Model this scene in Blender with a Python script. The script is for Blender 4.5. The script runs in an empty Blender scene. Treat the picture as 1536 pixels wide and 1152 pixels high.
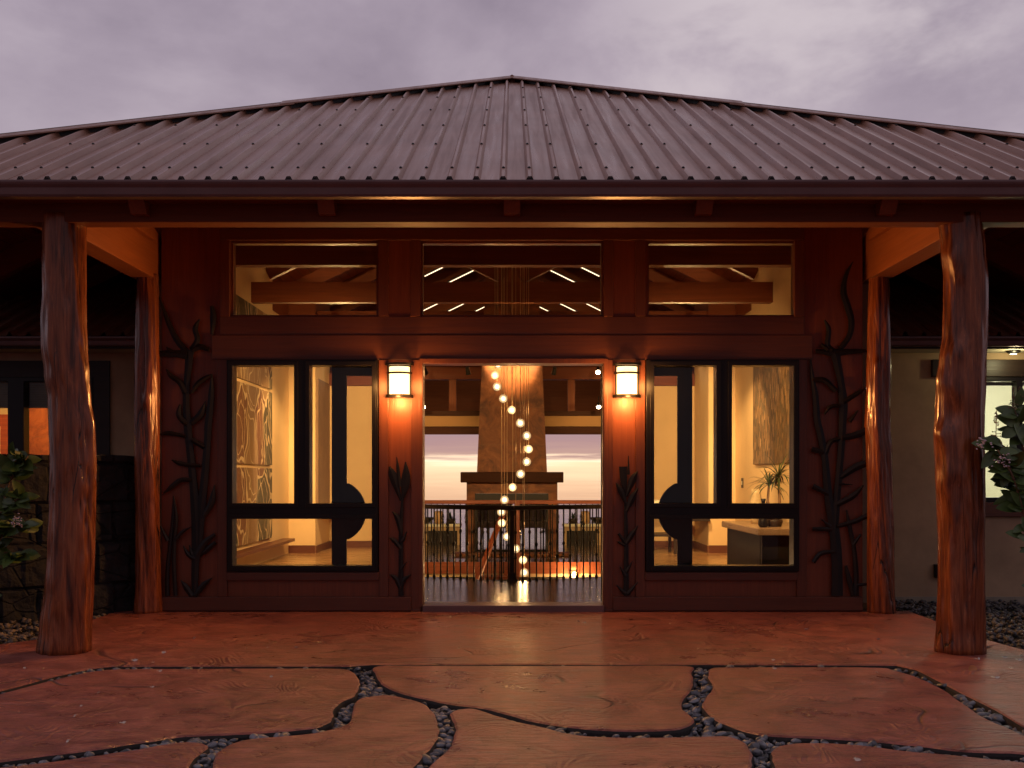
import bpy, bmesh, math, random
from mathutils import Vector, noise as mnoise
R = math.radians
rnd = random.Random(7)
scene = bpy.context.scene
C = scene.collection

# ------------------------------------------------------------------ camera
F, PX, PY, CZ = 1600.0, 768.0, 714.0, 1.353       # focal length in photo pixels, vanishing point, eye height
cam_d = bpy.data.cameras.new("camera")
cam = bpy.data.objects.new("camera", cam_d); C.objects.link(cam)
cam.location = (0, 0, CZ); cam.rotation_euler = (R(90), 0, 0)
cam_d.sensor_width = 36; cam_d.lens = F / 1536 * 36
cam_d.shift_y = (PY - 576) / 1536
cam_d.clip_end = 100000; cam_d.clip_start = 0.05
scene.camera = cam
# ------------------------------------------------------------------ exposure
vs = scene.view_settings
scene.display_settings.display_device = 'sRGB'
vs.view_transform = 'Standard'; vs.look = 'None'; vs.gamma = 1; vs.exposure = 0.2
vs.use_curve_mapping = False
scene.render.engine = 'CYCLES'
scene.cycles.use_denoising = True
scene.cycles.max_bounces = 8; scene.cycles.diffuse_bounces = 4; scene.cycles.glossy_bounces = 4
scene.cycles.transmission_bounces = 6; scene.cycles.transparent_max_bounces = 12
scene.cycles.sample_clamp_indirect = 6
scene.cycles.caustics_reflective = False; scene.cycles.caustics_refractive = False

# ------------------------------------------------------------------ world: dusk overcast with a glow at the horizon behind the house
world = bpy.data.worlds.new("World"); scene.world = world; world.use_nodes = True
class NT:
    """small node-tree writer"""
    def __init__(s, tree): s.t = tree; s.l = tree.links
    def n(s, typ, **kw):
        nd = s.t.nodes.new(typ)
        for k, v in kw.items():
            if k.startswith('i_'):
                key = k[2:]; key = int(key) if key.isdigit() else key.replace('_', ' ')
                s.set(nd.inputs[key], v)
            else: setattr(nd, k, v)
        return nd
    def set(s, inp, v):
        if isinstance(v, bpy.types.NodeSocket): s.l.new(v, inp)
        elif isinstance(v, bpy.types.Node): s.l.new(v.outputs[0], inp)
        else:
            if isinstance(v, tuple) and len(v) == 3 and inp.type == 'RGBA': v = v + (1,)
            inp.default_value = v
    def math(s, op, a, b=0.0, c=None, clamp=False):
        nd = s.t.nodes.new('ShaderNodeMath'); nd.operation = op; nd.use_clamp = clamp
        s.set(nd.inputs[0], a); s.set(nd.inputs[1], b)
        if c is not None: s.set(nd.inputs[2], c)
        return nd.outputs[0]
    def smooth(s, v, lo, hi):
        nd = s.t.nodes.new('ShaderNodeMapRange'); nd.interpolation_type = 'SMOOTHSTEP'
        s.set(nd.inputs[0], v); nd.inputs[1].default_value = lo; nd.inputs[2].default_value = hi
        return nd.outputs[0]
    def mix(s, f, a, b, blend='MIX'):
        nd = s.t.nodes.new('ShaderNodeMix'); nd.data_type = 'RGBA'; nd.blend_type = blend
        s.set(nd.inputs[0], f); s.set(nd.inputs[6], a); s.set(nd.inputs[7], b)
        return nd.outputs[2]
    def ramp(s, f, stops, interp='LINEAR'):
        nd = s.t.nodes.new('ShaderNodeValToRGB'); cr = nd.color_ramp; cr.interpolation = interp
        while len(cr.elements) < len(stops): cr.elements.new(0.5)
        for e, (p, c) in zip(cr.elements, stops):
            e.position = p; e.color = (c, c, c, 1) if isinstance(c, (int, float)) else tuple(c) + (1,)
        s.set(nd.inputs[0], f)
        return nd.outputs[0]
    def noise(s, vec, scale, detail=4, rough=.5, dist=0.0):
        nd = s.t.nodes.new('ShaderNodeTexNoise')
        s.set(nd.inputs['Vector'], vec); nd.inputs['Scale'].default_value = scale
        nd.inputs['Detail'].default_value = detail; nd.inputs['Roughness'].default_value = rough
        nd.inputs['Distortion'].default_value = dist
        return nd.outputs[0]
    def mapping(s, vec, scale=(1, 1, 1), loc=(0, 0, 0), rot=(0, 0, 0)):
        nd = s.t.nodes.new('ShaderNodeMapping'); s.set(nd.inputs[0], vec)
        nd.inputs['Location'].default_value = loc; nd.inputs['Rotation'].default_value = rot
        nd.inputs['Scale'].default_value = scale
        return nd.outputs[0]

def build_world():
    t = NT(world.node_tree)
    bg = world.node_tree.nodes['Background']
    d = t.n('ShaderNodeTexCoord').outputs['Generated']
    sep = t.n('ShaderNodeSeparateXYZ', i_0=d)
    x, y, z = sep.outputs
    # overcast cloud deck
    cm = t.mapping(d, (1.3, 1.3, 2.3), (0.35, 0.1, 0.2))
    c1 = t.noise(cm, 2.3, 7, .55, .3)
    c2 = t.noise(t.mapping(d, (1, 1, 1.7), (4, 2, 1)), 5.2, 6, .55, .2)
    cc = t.math('ADD', t.math('MULTIPLY', c1, .68), t.math('MULTIPLY', c2, .32))
    cloud = t.ramp(cc, [(.36, (.250, .204, .268)), (.47, (.345, .285, .355)), (.55, (.430, .362, .430)), (.68, (.57, .49, .535))])
    # the one brighter tear in the clouds, upper part of the sky beside the roof
    spot = Vector((455, 1600, 640)).normalized()
    dp = t.n('ShaderNodeVectorMath', operation='DOT_PRODUCT', i_0=d, i_1=tuple(spot))
    tear = t.math('MULTIPLY', t.smooth(dp.outputs['Value'], .978, .9995), t.smooth(c2, .38, .60))
    cloud = t.mix(t.math('MULTIPLY', tear, .75), cloud, (.66, .58, .61))
    # lighter, pinker towards the roof line
    low = t.smooth(z, .46, .16)
    cloud = t.mix(t.math('MULTIPLY', low, .42), cloud, (.46, .385, .445))
    # sky under the clouds (a low sun, mostly hidden)
    ns = t.n('ShaderNodeTexSky', sky_type='NISHITA', sun_disc=False, sun_elevation=R(1.5), sun_rotation=R(0), altitude=200)
    nsk = t.mix(1.0, ns.outputs[0], (.06, .06, .06), 'MULTIPLY')
    cloud = t.mix(.10, cloud, nsk)
    # horizon glow, only on the seaward side
    st = t.noise(t.mapping(d, (5, 5, 110)), 1.6, 6, .6, .3)
    zz = t.math('ADD', z, t.math('MULTIPLY', t.math('SUBTRACT', st, .5), .026))
    glow = t.ramp(t.math('MULTIPLY_ADD', zz, 5.0, .5), [
        (.36, (.70, .40, .25)), (.44, (.86, .53, .32)), (.50, (.98, .66, .40)), (.545, (1.06, .77, .47)), (.566, (1.15, .92, .62)),
        (.582, (.95, .68, .48)), (.600, (.52, .32, .27)), (.66, (.43, .26, .255)), (.76, (.36, .25, .28))])
    mask = t.math('MULTIPLY', t.smooth(y, .1, .75), t.smooth(z, .13, .055))
    # the sky away from the sunset, low behind the garden, is already dark
    away = t.math('MULTIPLY', t.smooth(y, .10, -.60), t.smooth(z, .75, .12))
    cloud = t.mix(t.math('MULTIPLY', away, .84), cloud, (.115, .085, .098))
    col = t.mix(mask, cloud, glow)
    t.l.new(col, bg.inputs[0]); bg.inputs[1].default_value = 1.0
build_world()

# ------------------------------------------------------------------ tuning of the lamps, seen ones and added ones
P_ROOM, P_TRACK, P_SCONCE, P_GLOBE = 34, 600, 180.0, 15.0
WARM = (1.0, .60, .26)

# ------------------------------------------------------------------ materials
def new_mat(name):
    m = bpy.data.materials.new(name); m.use_nodes = True
    t = NT(m.node_tree); b = m.node_tree.nodes['Principled BSDF']
    return m, t, b
def obj_co(t): return t.n('ShaderNodeTexCoord').outputs['Object']
def bump(t, b, h, strength=.3, dist=.01):
    bp = t.n('ShaderNodeBump', i_Strength=strength, i_Distance=dist, i_Height=h)
    t.l.new(bp.outputs[0], b.inputs['Normal'])
def plain(name, c, rough=.5, metal=0.0, var=.15, scale=6, bmp=.0, spec=None):
    m, t, b = new_mat(name); co = obj_co(t)
    n = t.noise(co, scale, 5, .6)
    lo = tuple(v * (1 - var) for v in c); hi = tuple(min(1, v * (1 + var)) for v in c)
    t.l.new(t.ramp(n, [(.3, lo), (.7, hi)]), b.inputs['Base Color'])
    b.inputs['Roughness'].default_value = rough; b.inputs['Metallic'].default_value = metal
    if spec is not None: b.inputs['Specular IOR Level'].default_value = spec
    if bmp: bump(t, b, t.noise(co, scale * 6, 4, .6), bmp)
    return m
def wood(name, c1, c2, axis='Z', rough=.45, grain=1.0, boards=None, spec=.5):
    """grain along one axis; boards=(axis, width): joints between planks"""
    m, t, b = new_mat(name); co = obj_co(t)
    k = {'X': (.7, 15, 15), 'Y': (15, .7, 15), 'Z': (15, 15, .7)}[axis]
    n1 = t.noise(t.mapping(co, k), 1.6 * grain, 6, .62, 1.2)
    n2 = t.noise(t.mapping(co, tuple(v * 5 if v > 1 else v * 2 for v in k)), 1.6, 3, .6)
    n3 = t.noise(co, 1.1, 3)
    g = t.math('ADD', t.math('MULTIPLY', n1, .65), t.math('MULTIPLY', n2, .35))
    col = t.ramp(g, [(.32, c1), (.52, tuple((p + q) / 2 for p, q in zip(c1, c2))), (.70, c2)])
    col = t.mix(t.math('MULTIPLY', t.smooth(n3, .35, .75), .35), col, c1)
    h = g
    if boards:
        ax, w = boards
        s = t.n('ShaderNodeSeparateXYZ', i_0=co).outputs['XYZ'.index(ax)]
        u = t.math('DIVIDE', s, w)
        fr = t.math('FRACT', t.math('ADD', u, 100.0)); fl = t.math('FLOOR', u)
        wn = t.n('ShaderNodeTexWhiteNoise', noise_dimensions='1D', i_W=fl).outputs[0]
        col = t.mix(t.math('MULTIPLY', wn, .35), col, tuple(v * .45 for v in c1))
        gap = t.math('LESS_THAN', fr, .05)
        col = t.mix(gap, col, (.008, .005, .004))
        h = t.math('SUBTRACT', t.math('MULTIPLY', g, .2), gap)
    t.l.new(col, b.inputs['Base Color'])
    t.l.new(t.ramp(n2, [(.3, rough * .85), (.7, min(1, rough * 1.25))]), b.inputs['Roughness'])
    b.inputs['Specular IOR Level'].default_value = spec
    bump(t, b, h, .25, .006)
    return m
def emit(name, c, s):
    m, t, b = new_mat(name)
    b.inputs['Base Color'].default_value = (.8, .8, .8, 1)
    b.inputs['Emission Color'].default_value = c + (1,); b.inputs['Emission Strength'].default_value = s
    return m
def pane_mat(name, tint=(.97, .97, .95), refl=1.0):
    m, t, b = new_mat(name)
    fr = t.n('ShaderNodeFresnel', i_IOR=1.45)
    tr = t.n('ShaderNodeBsdfTransparent', i_Color=tint)
    gl = t.n('ShaderNodeBsdfGlossy', i_Color=(1, 1, 1), i_Roughness=.01)
    mx = t.n('ShaderNodeMixShader')
    t.l.new(t.math('MULTIPLY', fr.outputs[0], refl), mx.inputs[0]); t.l.new(tr.outputs[0], mx.inputs[1]); t.l.new(gl.outputs[0], mx.inputs[2])
    t.l.new(mx.outputs[0], m.node_tree.nodes['Material Output'].inputs['Surface'])
    return m

def m_concrete():
    m, t, b = new_mat('stamped_concrete'); co = obj_co(t)
    big = t.noise(co, .8, 5, .6); mid = t.noise(co, 4, 6, .65, .6)
    # trowelled stone-like swirls
    warp = t.n('ShaderNodeTexNoise', i_Vector=co, i_Scale=.7, i_Detail=2.0)
    wv = t.n('ShaderNodeVectorMath', operation='MULTIPLY_ADD', i_0=warp.outputs[1], i_1=(2.4, 2.4, 0), i_2=co)
    wave = t.n('ShaderNodeTexWave', wave_type='RINGS', rings_direction='SPHERICAL', i_Vector=wv.outputs[0], i_Scale=2.1, i_Distortion=7.0, i_Detail=4.0, i_Detail_Scale=1.4)
    strk = t.noise(t.mapping(co, (1.2, 6.5, 1)), 3.0, 7, .68, 1.0)
    vor = t.n('ShaderNodeTexVoronoi', feature='DISTANCE_TO_EDGE', i_Vector=wv.outputs[0], i_Scale=.55)
    crack = t.smooth(vor.outputs[0], .012, .0)
    cmask = t.smooth(t.noise(co, .9, 2), .50, .62)
    crack = t.math('MULTIPLY', crack, cmask)
    fine = t.noise(t.mapping(co, (1, 2.2, 1)), 34, 5, .7)
    col = t.ramp(mid, [(.38, (.240, .065, .044)), (.50, (.350, .098, .066)), (.63, (.46, .145, .100))])
    col = t.mix(t.math('MULTIPLY', t.smooth(big, .4, .7), .45), col, (.255, .076, .058))
    col = t.mix(t.math('MULTIPLY', t.smooth(strk, .52, .64), .6), col, (.125, .042, .034))
    col = t.mix(t.math('MULTIPLY', t.smooth(fine, .54, .66), .5), col, (.50, .185, .135))
    col = t.mix(t.math('MULTIPLY', t.smooth(fine, .46, .35), .6), col, (.14, .045, .036))
    col = t.mix(t.math('MULTIPLY', crack, .8), col, (.05, .025, .02))
    t.l.new(t.ramp(t.math('ADD', t.math('MULTIPLY', mid, .5), t.math('MULTIPLY', big, .5)), [(.3, .20), (.65, .43)]), b.inputs['Roughness'])
    # shallow stamped-rock facets: stepped contours of a warped noise
    ct = t.n('ShaderNodeTexNoise', i_Vector=wv.outputs[0], i_Scale=1.1, i_Detail=3.0).outputs[0]
    stp = t.math('PINGPONG', t.math('MULTIPLY', ct, 22.0), .5)
    msk = t.smooth(t.noise(co, 1.3, 3), .44, .60)
    line = t.math('MULTIPLY', t.smooth(stp, .085, .015), t.math('MULTIPLY', msk, t.smooth(fine, .42, .55)))
    col = t.mix(t.math('MULTIPLY', line, .7), col, (.075, .026, .020))
    t.l.new(col, b.inputs['Base Color'])
    h = t.math('MULTIPLY', stp, t.math('MULTIPLY', msk, .9))
    h = t.math('ADD', h, t.math('MULTIPLY', strk, .9))
    h = t.math('ADD', h, t.math('ADD', t.math('MULTIPLY', mid, .6), t.math('MULTIPLY', fine, .30)))
    h = t.math('SUBTRACT', h, t.math('MULTIPLY', crack, .8))
    bump(t, b, h, 1.0, .030)
    return m
def m_stone(name, c1, c2, rough=.6, scale=30):
    """colour differs from stone to stone"""
    m, t, b = new_mat(name); co = obj_co(t)
    vo = t.n('ShaderNodeTexVoronoi', i_Vector=co, i_Scale=scale)
    n = t.noise(co, scale * 4, 3)
    v = t.math('ADD', t.math('MULTIPLY', t.n('ShaderNodeSeparateColor', i_0=vo.outputs['Color']).outputs[0], .75), t.math('MULTIPLY', n, .25))
    t.l.new(t.ramp(v, [(.15, c1), (.85, c2)]), b.inputs['Base Color'])
    b.inputs['Roughness'].default_value = rough
    bump(t, b, n, .3, .003)
    return m
def m_log():
    m, t, b = new_mat('polished_log'); co = obj_co(t)
    n1 = t.noise(t.mapping(co, (7, 7, .8)), 1.5, 6, .62, 1.5)
    n2 = t.noise(t.mapping(co, (34, 34, 1.6)), 1.4, 4, .6, .6)
    n3 = t.noise(t.mapping(co, (3, 3, .7)), 1.2, 3, .5, .8)
    g = t.math('ADD', t.math('MULTIPLY', n1, .6), t.math('MULTIPLY', n2, .4))
    col = t.ramp(g, [(.36, (.040, .010, .005)), (.46, (.145, .036, .013)), (.57, (.25, .070, .024)), (.69, (.36, .115, .042))])
    col = t.mix(t.math('MULTIPLY', t.smooth(n3, .5, .72), .6), col, (.07, .024, .016))
    # dry checks (long thin cracks)
    ck = t.n('ShaderNodeTexVoronoi', feature='DISTANCE_TO_EDGE', i_Vector=t.mapping(co, (6.5, 6.5, .42)), i_Scale=1.0)
    crack = t.math('MULTIPLY', t.smooth(ck.outputs[0], .016, .002), t.smooth(n3, .48, .56))
    col = t.mix(crack, col, (.012, .006, .005))
    t.l.new(col, b.inputs['Base Color'])
    t.l.new(t.ramp(n2, [(.3, .15), (.7, .30)]), b.inputs['Roughness'])
    b.inputs['Specular IOR Level'].default_value = .6; b.inputs['Specular Tint'].default_value = (1, .8, .74, 1)
    bump(t, b, t.math('SUBTRACT', t.math('ADD', t.math('MULTIPLY', n1, 1.0), t.math('MULTIPLY', n2, .12)), crack), .22, .02)
    return m
def m_tile():
    m, t, b = new_mat('slate_floor_tile'); co = obj_co(t)
    s = t.n('ShaderNodeSeparateXYZ', i_0=co)
    def line(v, off, w=.45):
        f = t.math('FRACT', t.math('ADD', t.math('DIVIDE', v, w), 100 + off))
        return t.math('LESS_THAN', f, .012)
    g = t.math('MAXIMUM', line(s.outputs[0], 0.0), line(s.outputs[1], .3))
    n = t.noise(co, 5, 6, .65, .5)
    col = t.ramp(n, [(.35, (.060, .034, .020)), (.52, (.120, .066, .036)), (.68, (.19, .105, .058))])
    col = t.mix(g, col, (.02, .014, .01))
    t.l.new(col, b.inputs['Base Color'])
    t.l.new(t.ramp(n, [(.3, .10), (.7, .24)]), b.inputs['Roughness'])
    bump(t, b, t.math('SUBTRACT', t.noise(t.mapping(co, (3, 9, 1)), 4, 5, .6, .4), t.math('MULTIPLY', g, .5)), .35, .006)
    return m
def m_art():
    """organic leaf and loop shapes with pale outlines"""
    m, t, b = new_mat('carved_art_panel'); co = obj_co(t)
    w = t.n('ShaderNodeTexNoise', i_Vector=co, i_Scale=1.5, i_Detail=2.0)
    v = t.n('ShaderNodeVectorMath', operation='MULTIPLY_ADD', i_0=w.outputs[1], i_1=(.9, .9, .9), i_2=t.mapping(co, (1, 1.9, .95), (3, 1, .4)))
    vo = t.n('ShaderNodeTexVoronoi', i_Vector=v.outputs[0], i_Scale=1.0)
    ed = t.n('ShaderNodeTexVoronoi', feature='DISTANCE_TO_EDGE', i_Vector=v.outputs[0], i_Scale=1.0)
    pick = t.n('ShaderNodeSeparateColor', i_0=vo.outputs['Color']).outputs[0]
    grit = t.noise(co, 26, 4, .7)
    col = t.ramp(pick, [(.0, (.034, .032, .018)), (.30, (.19, .108, .048)), (.46, (.110, .040, .020)), (.60, (.050, .044, .024)), (.82, (.22, .130, .060))], 'CONSTANT')
    rings = t.n('ShaderNodeTexWave', wave_type='BANDS', bands_direction='DIAGONAL', i_Vector=v.outputs[0], i_Scale=.9, i_Distortion=3.0, i_Detail=1.0)
    line2 = t.math('MULTIPLY', t.smooth(rings.outputs[1], .985, .999), .8)
    col = t.mix(t.math('MULTIPLY', t.smooth(grit, .45, .7), .35), col, (.27, .18, .095))
    ring = t.math('ABSOLUTE', t.math('SUBTRACT', ed.outputs[0], .15))
    line = t.math('MAXIMUM', t.smooth(ed.outputs[0], .030, .016), t.math('MAXIMUM', line2, t.smooth(ring, .016, .008)))
    col = t.mix(line, col, (.46, .35, .21))
    t.l.new(col, b.inputs['Base Color']); b.inputs['Roughness'].default_value = .6
    bump(t, b, line, .4, .01)
    return m
def m_bark():
    m, t, b = new_mat('bark_mosaic'); co = obj_co(t)
    vo = t.n('ShaderNodeTexVoronoi', i_Vector=t.mapping(co, (18, 18, 5)), i_Scale=1.6)
    n = t.noise(t.mapping(co, (12, 12, 3)), 2, 5, .65, 1.2)
    v = t.math('ADD', t.math('MULTIPLY', t.n('ShaderNodeSeparateColor', i_0=vo.outputs['Color']).outputs[0], .5), t.math('MULTIPLY', n, .5))
    t.l.new(t.ramp(v, [(.25, (.030, .020, .013)), (.42, (.13, .070, .030)), (.54, (.09, .078, .058)), (.66, (.22, .12, .048)), (.82, (.45, .31, .17))]), b.inputs['Base Color'])
    b.inputs['Roughness'].default_value = .55
    bump(t, b, v, .6, .02)
    return m
def m_leaf(name, c1, c2):
    m, t, b = new_mat(name); co = obj_co(t)
    n = t.noise(co, 9, 4, .6)
    t.l.new(t.ramp(n, [(.3, c1), (.7, c2)]), b.inputs['Base Color'])
    b.inputs['Roughness'].default_value = .42
    return m
def m_sea():
    m, t, b = new_mat('sea_water'); co = obj_co(t)
    b.inputs['Base Color'].default_value = (.03, .04, .05, 1); b.inputs['Roughness'].default_value = .12
    bump(t, b, t.noise(t.mapping(co, (.02, .05, 1)), 1, 4), .12, 1.0)
    return m
def m_rock():
    m, t, b = new_mat('lava_rock'); co = obj_co(t)
    vo = t.n('ShaderNodeTexVoronoi', i_Vector=t.mapping(co, (1.7, 1.7, 3.2)), i_Scale=1.0, feature='DISTANCE_TO_EDGE')
    n = t.noise(co, 9, 6, .7)
    j = t.smooth(vo.outputs[0], .03, .0)
    col = t.ramp(n, [(.3, (.006, .006, .006)), (.7, (.026, .022, .022))])
    col = t.mix(j, col, (.006, .005, .005))
    t.l.new(col, b.inputs['Base Color']); b.inputs['Roughness'].default_value = .85
    bump(t, b, t.math('SUBTRACT', n, j), .8, .04)
    return m

def m_roof():
    m, t, b = new_mat('brown_roof_metal'); co = obj_co(t)
    n = t.noise(co, 1.6, 5, .6); st = t.noise(t.mapping(co, (9, .35, .35)), 1.5, 5, .6, .4)
    col = t.ramp(n, [(.35, (.255, .128, .084)), (.65, (.330, .172, .118))])
    col = t.mix(t.math('MULTIPLY', t.smooth(st, .52, .68), .35), col, (.17, .100, .082))
    t.l.new(col, b.inputs['Base Color'])
    t.l.new(t.ramp(st, [(.35, .26), (.65, .42)]), b.inputs['Roughness']); b.inputs['Metallic'].default_value = .12
    bump(t, b, t.noise(t.mapping(co, (2.2, .5, .5)), 1.4, 3), .12, .03)
    return m
WALLW = wood('mahogany_panel', (.140, .033, .012), (.235, .060, .020), 'Z', .42)
TRIMW = wood('mahogany_trim', (.080, .022, .010), (.138, .040, .017), 'X', .38)
TRIMZ = wood('mahogany_upright', (.095, .025, .010), (.165, .046, .018), 'Z', .38)
BEAMY = wood('fir_beam_deep', (.160, .042, .014), (.28, .082, .028), 'Y', .42, .8)
BEAMX = wood('fir_beam_cross', (.120, .027, .009), (.205, .052, .017), 'X', .55, .8, spec=.25)
BEAMZ = wood('fir_post', (.150, .040, .015), (.25, .078, .028), 'Z', .55, .8, spec=.25)
PLANKX = wood('ceiling_planks_cross', (.150, .028, .008), (.25, .054, .014), 'X', .5, 1, ('Y', .14))
PLANKY = wood('ceiling_planks_deep', (.150, .028, .008), (.25, .054, .014), 'Y', .5, 1, ('X', .14))
DARKW = wood('stained_dark_wood', (.014, .008, .006), (.036, .018, .012), 'X', .45, spec=.35)
MANTELW = wood('mantel_wood', (.030, .009, .004), (.065, .021, .009), 'X', .6, spec=.15)
BLACKW = wood('black_panel_wood', (.006, .005, .004), (.016, .013, .010), 'Z', .5, spec=.2)
BANDP = plain('amber_plaster', (.36, .205, .080), .75, 0, .05, 2)
REDW = wood('red_rail_wood', (.20, .050, .022), (.34, .095, .040), 'X', .32)
FLOORW = wood('oak_floor', (.28, .15, .070), (.46, .27, .13), 'X', .25, .8, ('Y', .11))
LOG = m_log()
CONC = m_concrete()
PEB = m_stone('river_pebble', (.026, .027, .032), (.20, .20, .215), .42, 26)
GRAV = m_stone('lava_gravel', (.022, .022, .027), (.14, .13, .135), .6, 30)
GRAVB = m_stone('brown_gravel', (.035, .027, .022), (.24, .185, .14), .7, 30)
SOIL_AND_SHADE = plain('dark_soil_and_shade', (.022, .018, .016), .95, 0, .4, 12, .5)
ROOFM = m_roof()
GUTM = plain('bronze_gutter_metal', (.16, .100, .098), .30, .35, .12, 3)
FRAMEM = plain('black_window_frame', (.007, .005, .005), .36, .0, .2, 8, spec=.3)
IRON = plain('black_iron', (.010, .008, .008), .38, .5, .3, 14)
STEEL = plain('dark_patina_steel', (.008, .0055, .005), .46, .1, .4, 5, spec=.4)
PLASTER = plain('warm_plaster', (.64, .46, .25), .75, 0, .04, 2, .04)
PLASTERW = plain('tan_stucco', (.42, .285, .175), .85, 0, .22, 1.6, .25)
PALEW = plain('pale_paint', (.74, .74, .62), .7, 0, .03, 2)
CHIM = None
ART, BARK = m_art(), m_bark()
GLASS = pane_mat('window_glass', refl=.5)
GLOBEG = pane_mat('globe_glass', (1, .93, .82), .8)
def m_crackle():
    m = pane_mat('crackle_globe_glass', (1, .93, .82), .8); t = NT(m.node_tree)
    out = m.node_tree.nodes['Material Output']; old = out.inputs['Surface'].links[0].from_socket
    n = t.noise(obj_co(t), 60, 3, .6)
    em = t.n('ShaderNodeEmission', i_Color=(1.0, .66, .32), i_Strength=t.math('MULTIPLY_ADD', n, 1.5, .0))
    mx = t.n('ShaderNodeMixShader', i_0=.55); t.l.new(old, mx.inputs[1]); t.l.new(em.outputs[0], mx.inputs[2])
    t.l.new(mx.outputs[0], out.inputs['Surface'])
    return m
GLOBEC = m_crackle()
SEAM, ROCK = m_sea(), m_rock()
LEAFD = m_leaf('shrub_leaf', (.026, .055, .012), (.10, .155, .032))
LEAFP = m_leaf('palm_leaf', (.020, .032, .012), (.05, .07, .025))
STEMM = plain('shrub_stem', (.16, .09, .05), .7)
FLOWER = plain('pale_flower', (.55, .46, .52), .6)

def m_fireplace():
    m, t, b = new_mat('travertine_plaster'); co = obj_co(t)
    n = t.noise(co, 3.2, 7, .68, 1.0); v = t.n('ShaderNodeTexVoronoi', feature='DISTANCE_TO_EDGE', i_Vector=co, i_Scale=2.4)
    s = t.n('ShaderNodeSeparateXYZ', i_0=co)
    fr = t.math('LESS_THAN', t.math('FRACT', t.math('ADD', t.math('DIVIDE', s.outputs[2], .62), 100)), .012)
    col = t.ramp(n, [(.36, (.085, .024, .006)), (.50, (.18, .056, .014)), (.64, (.28, .100, .028))])
    pit = t.math('MULTIPLY', t.smooth(n, .58, .64), t.smooth(n, .70, .66))
    col = t.mix(t.math('MULTIPLY', pit, .6), col, (.17, .08, .035)); col = t.mix(t.math('MULTIPLY', fr, .7), col, (.15, .08, .04))
    t.l.new(col, b.inputs['Base Color']); b.inputs['Roughness'].default_value = .6
    bump(t, b, n, .3, .02)
    return m
CHIM = m_fireplace()

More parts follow.
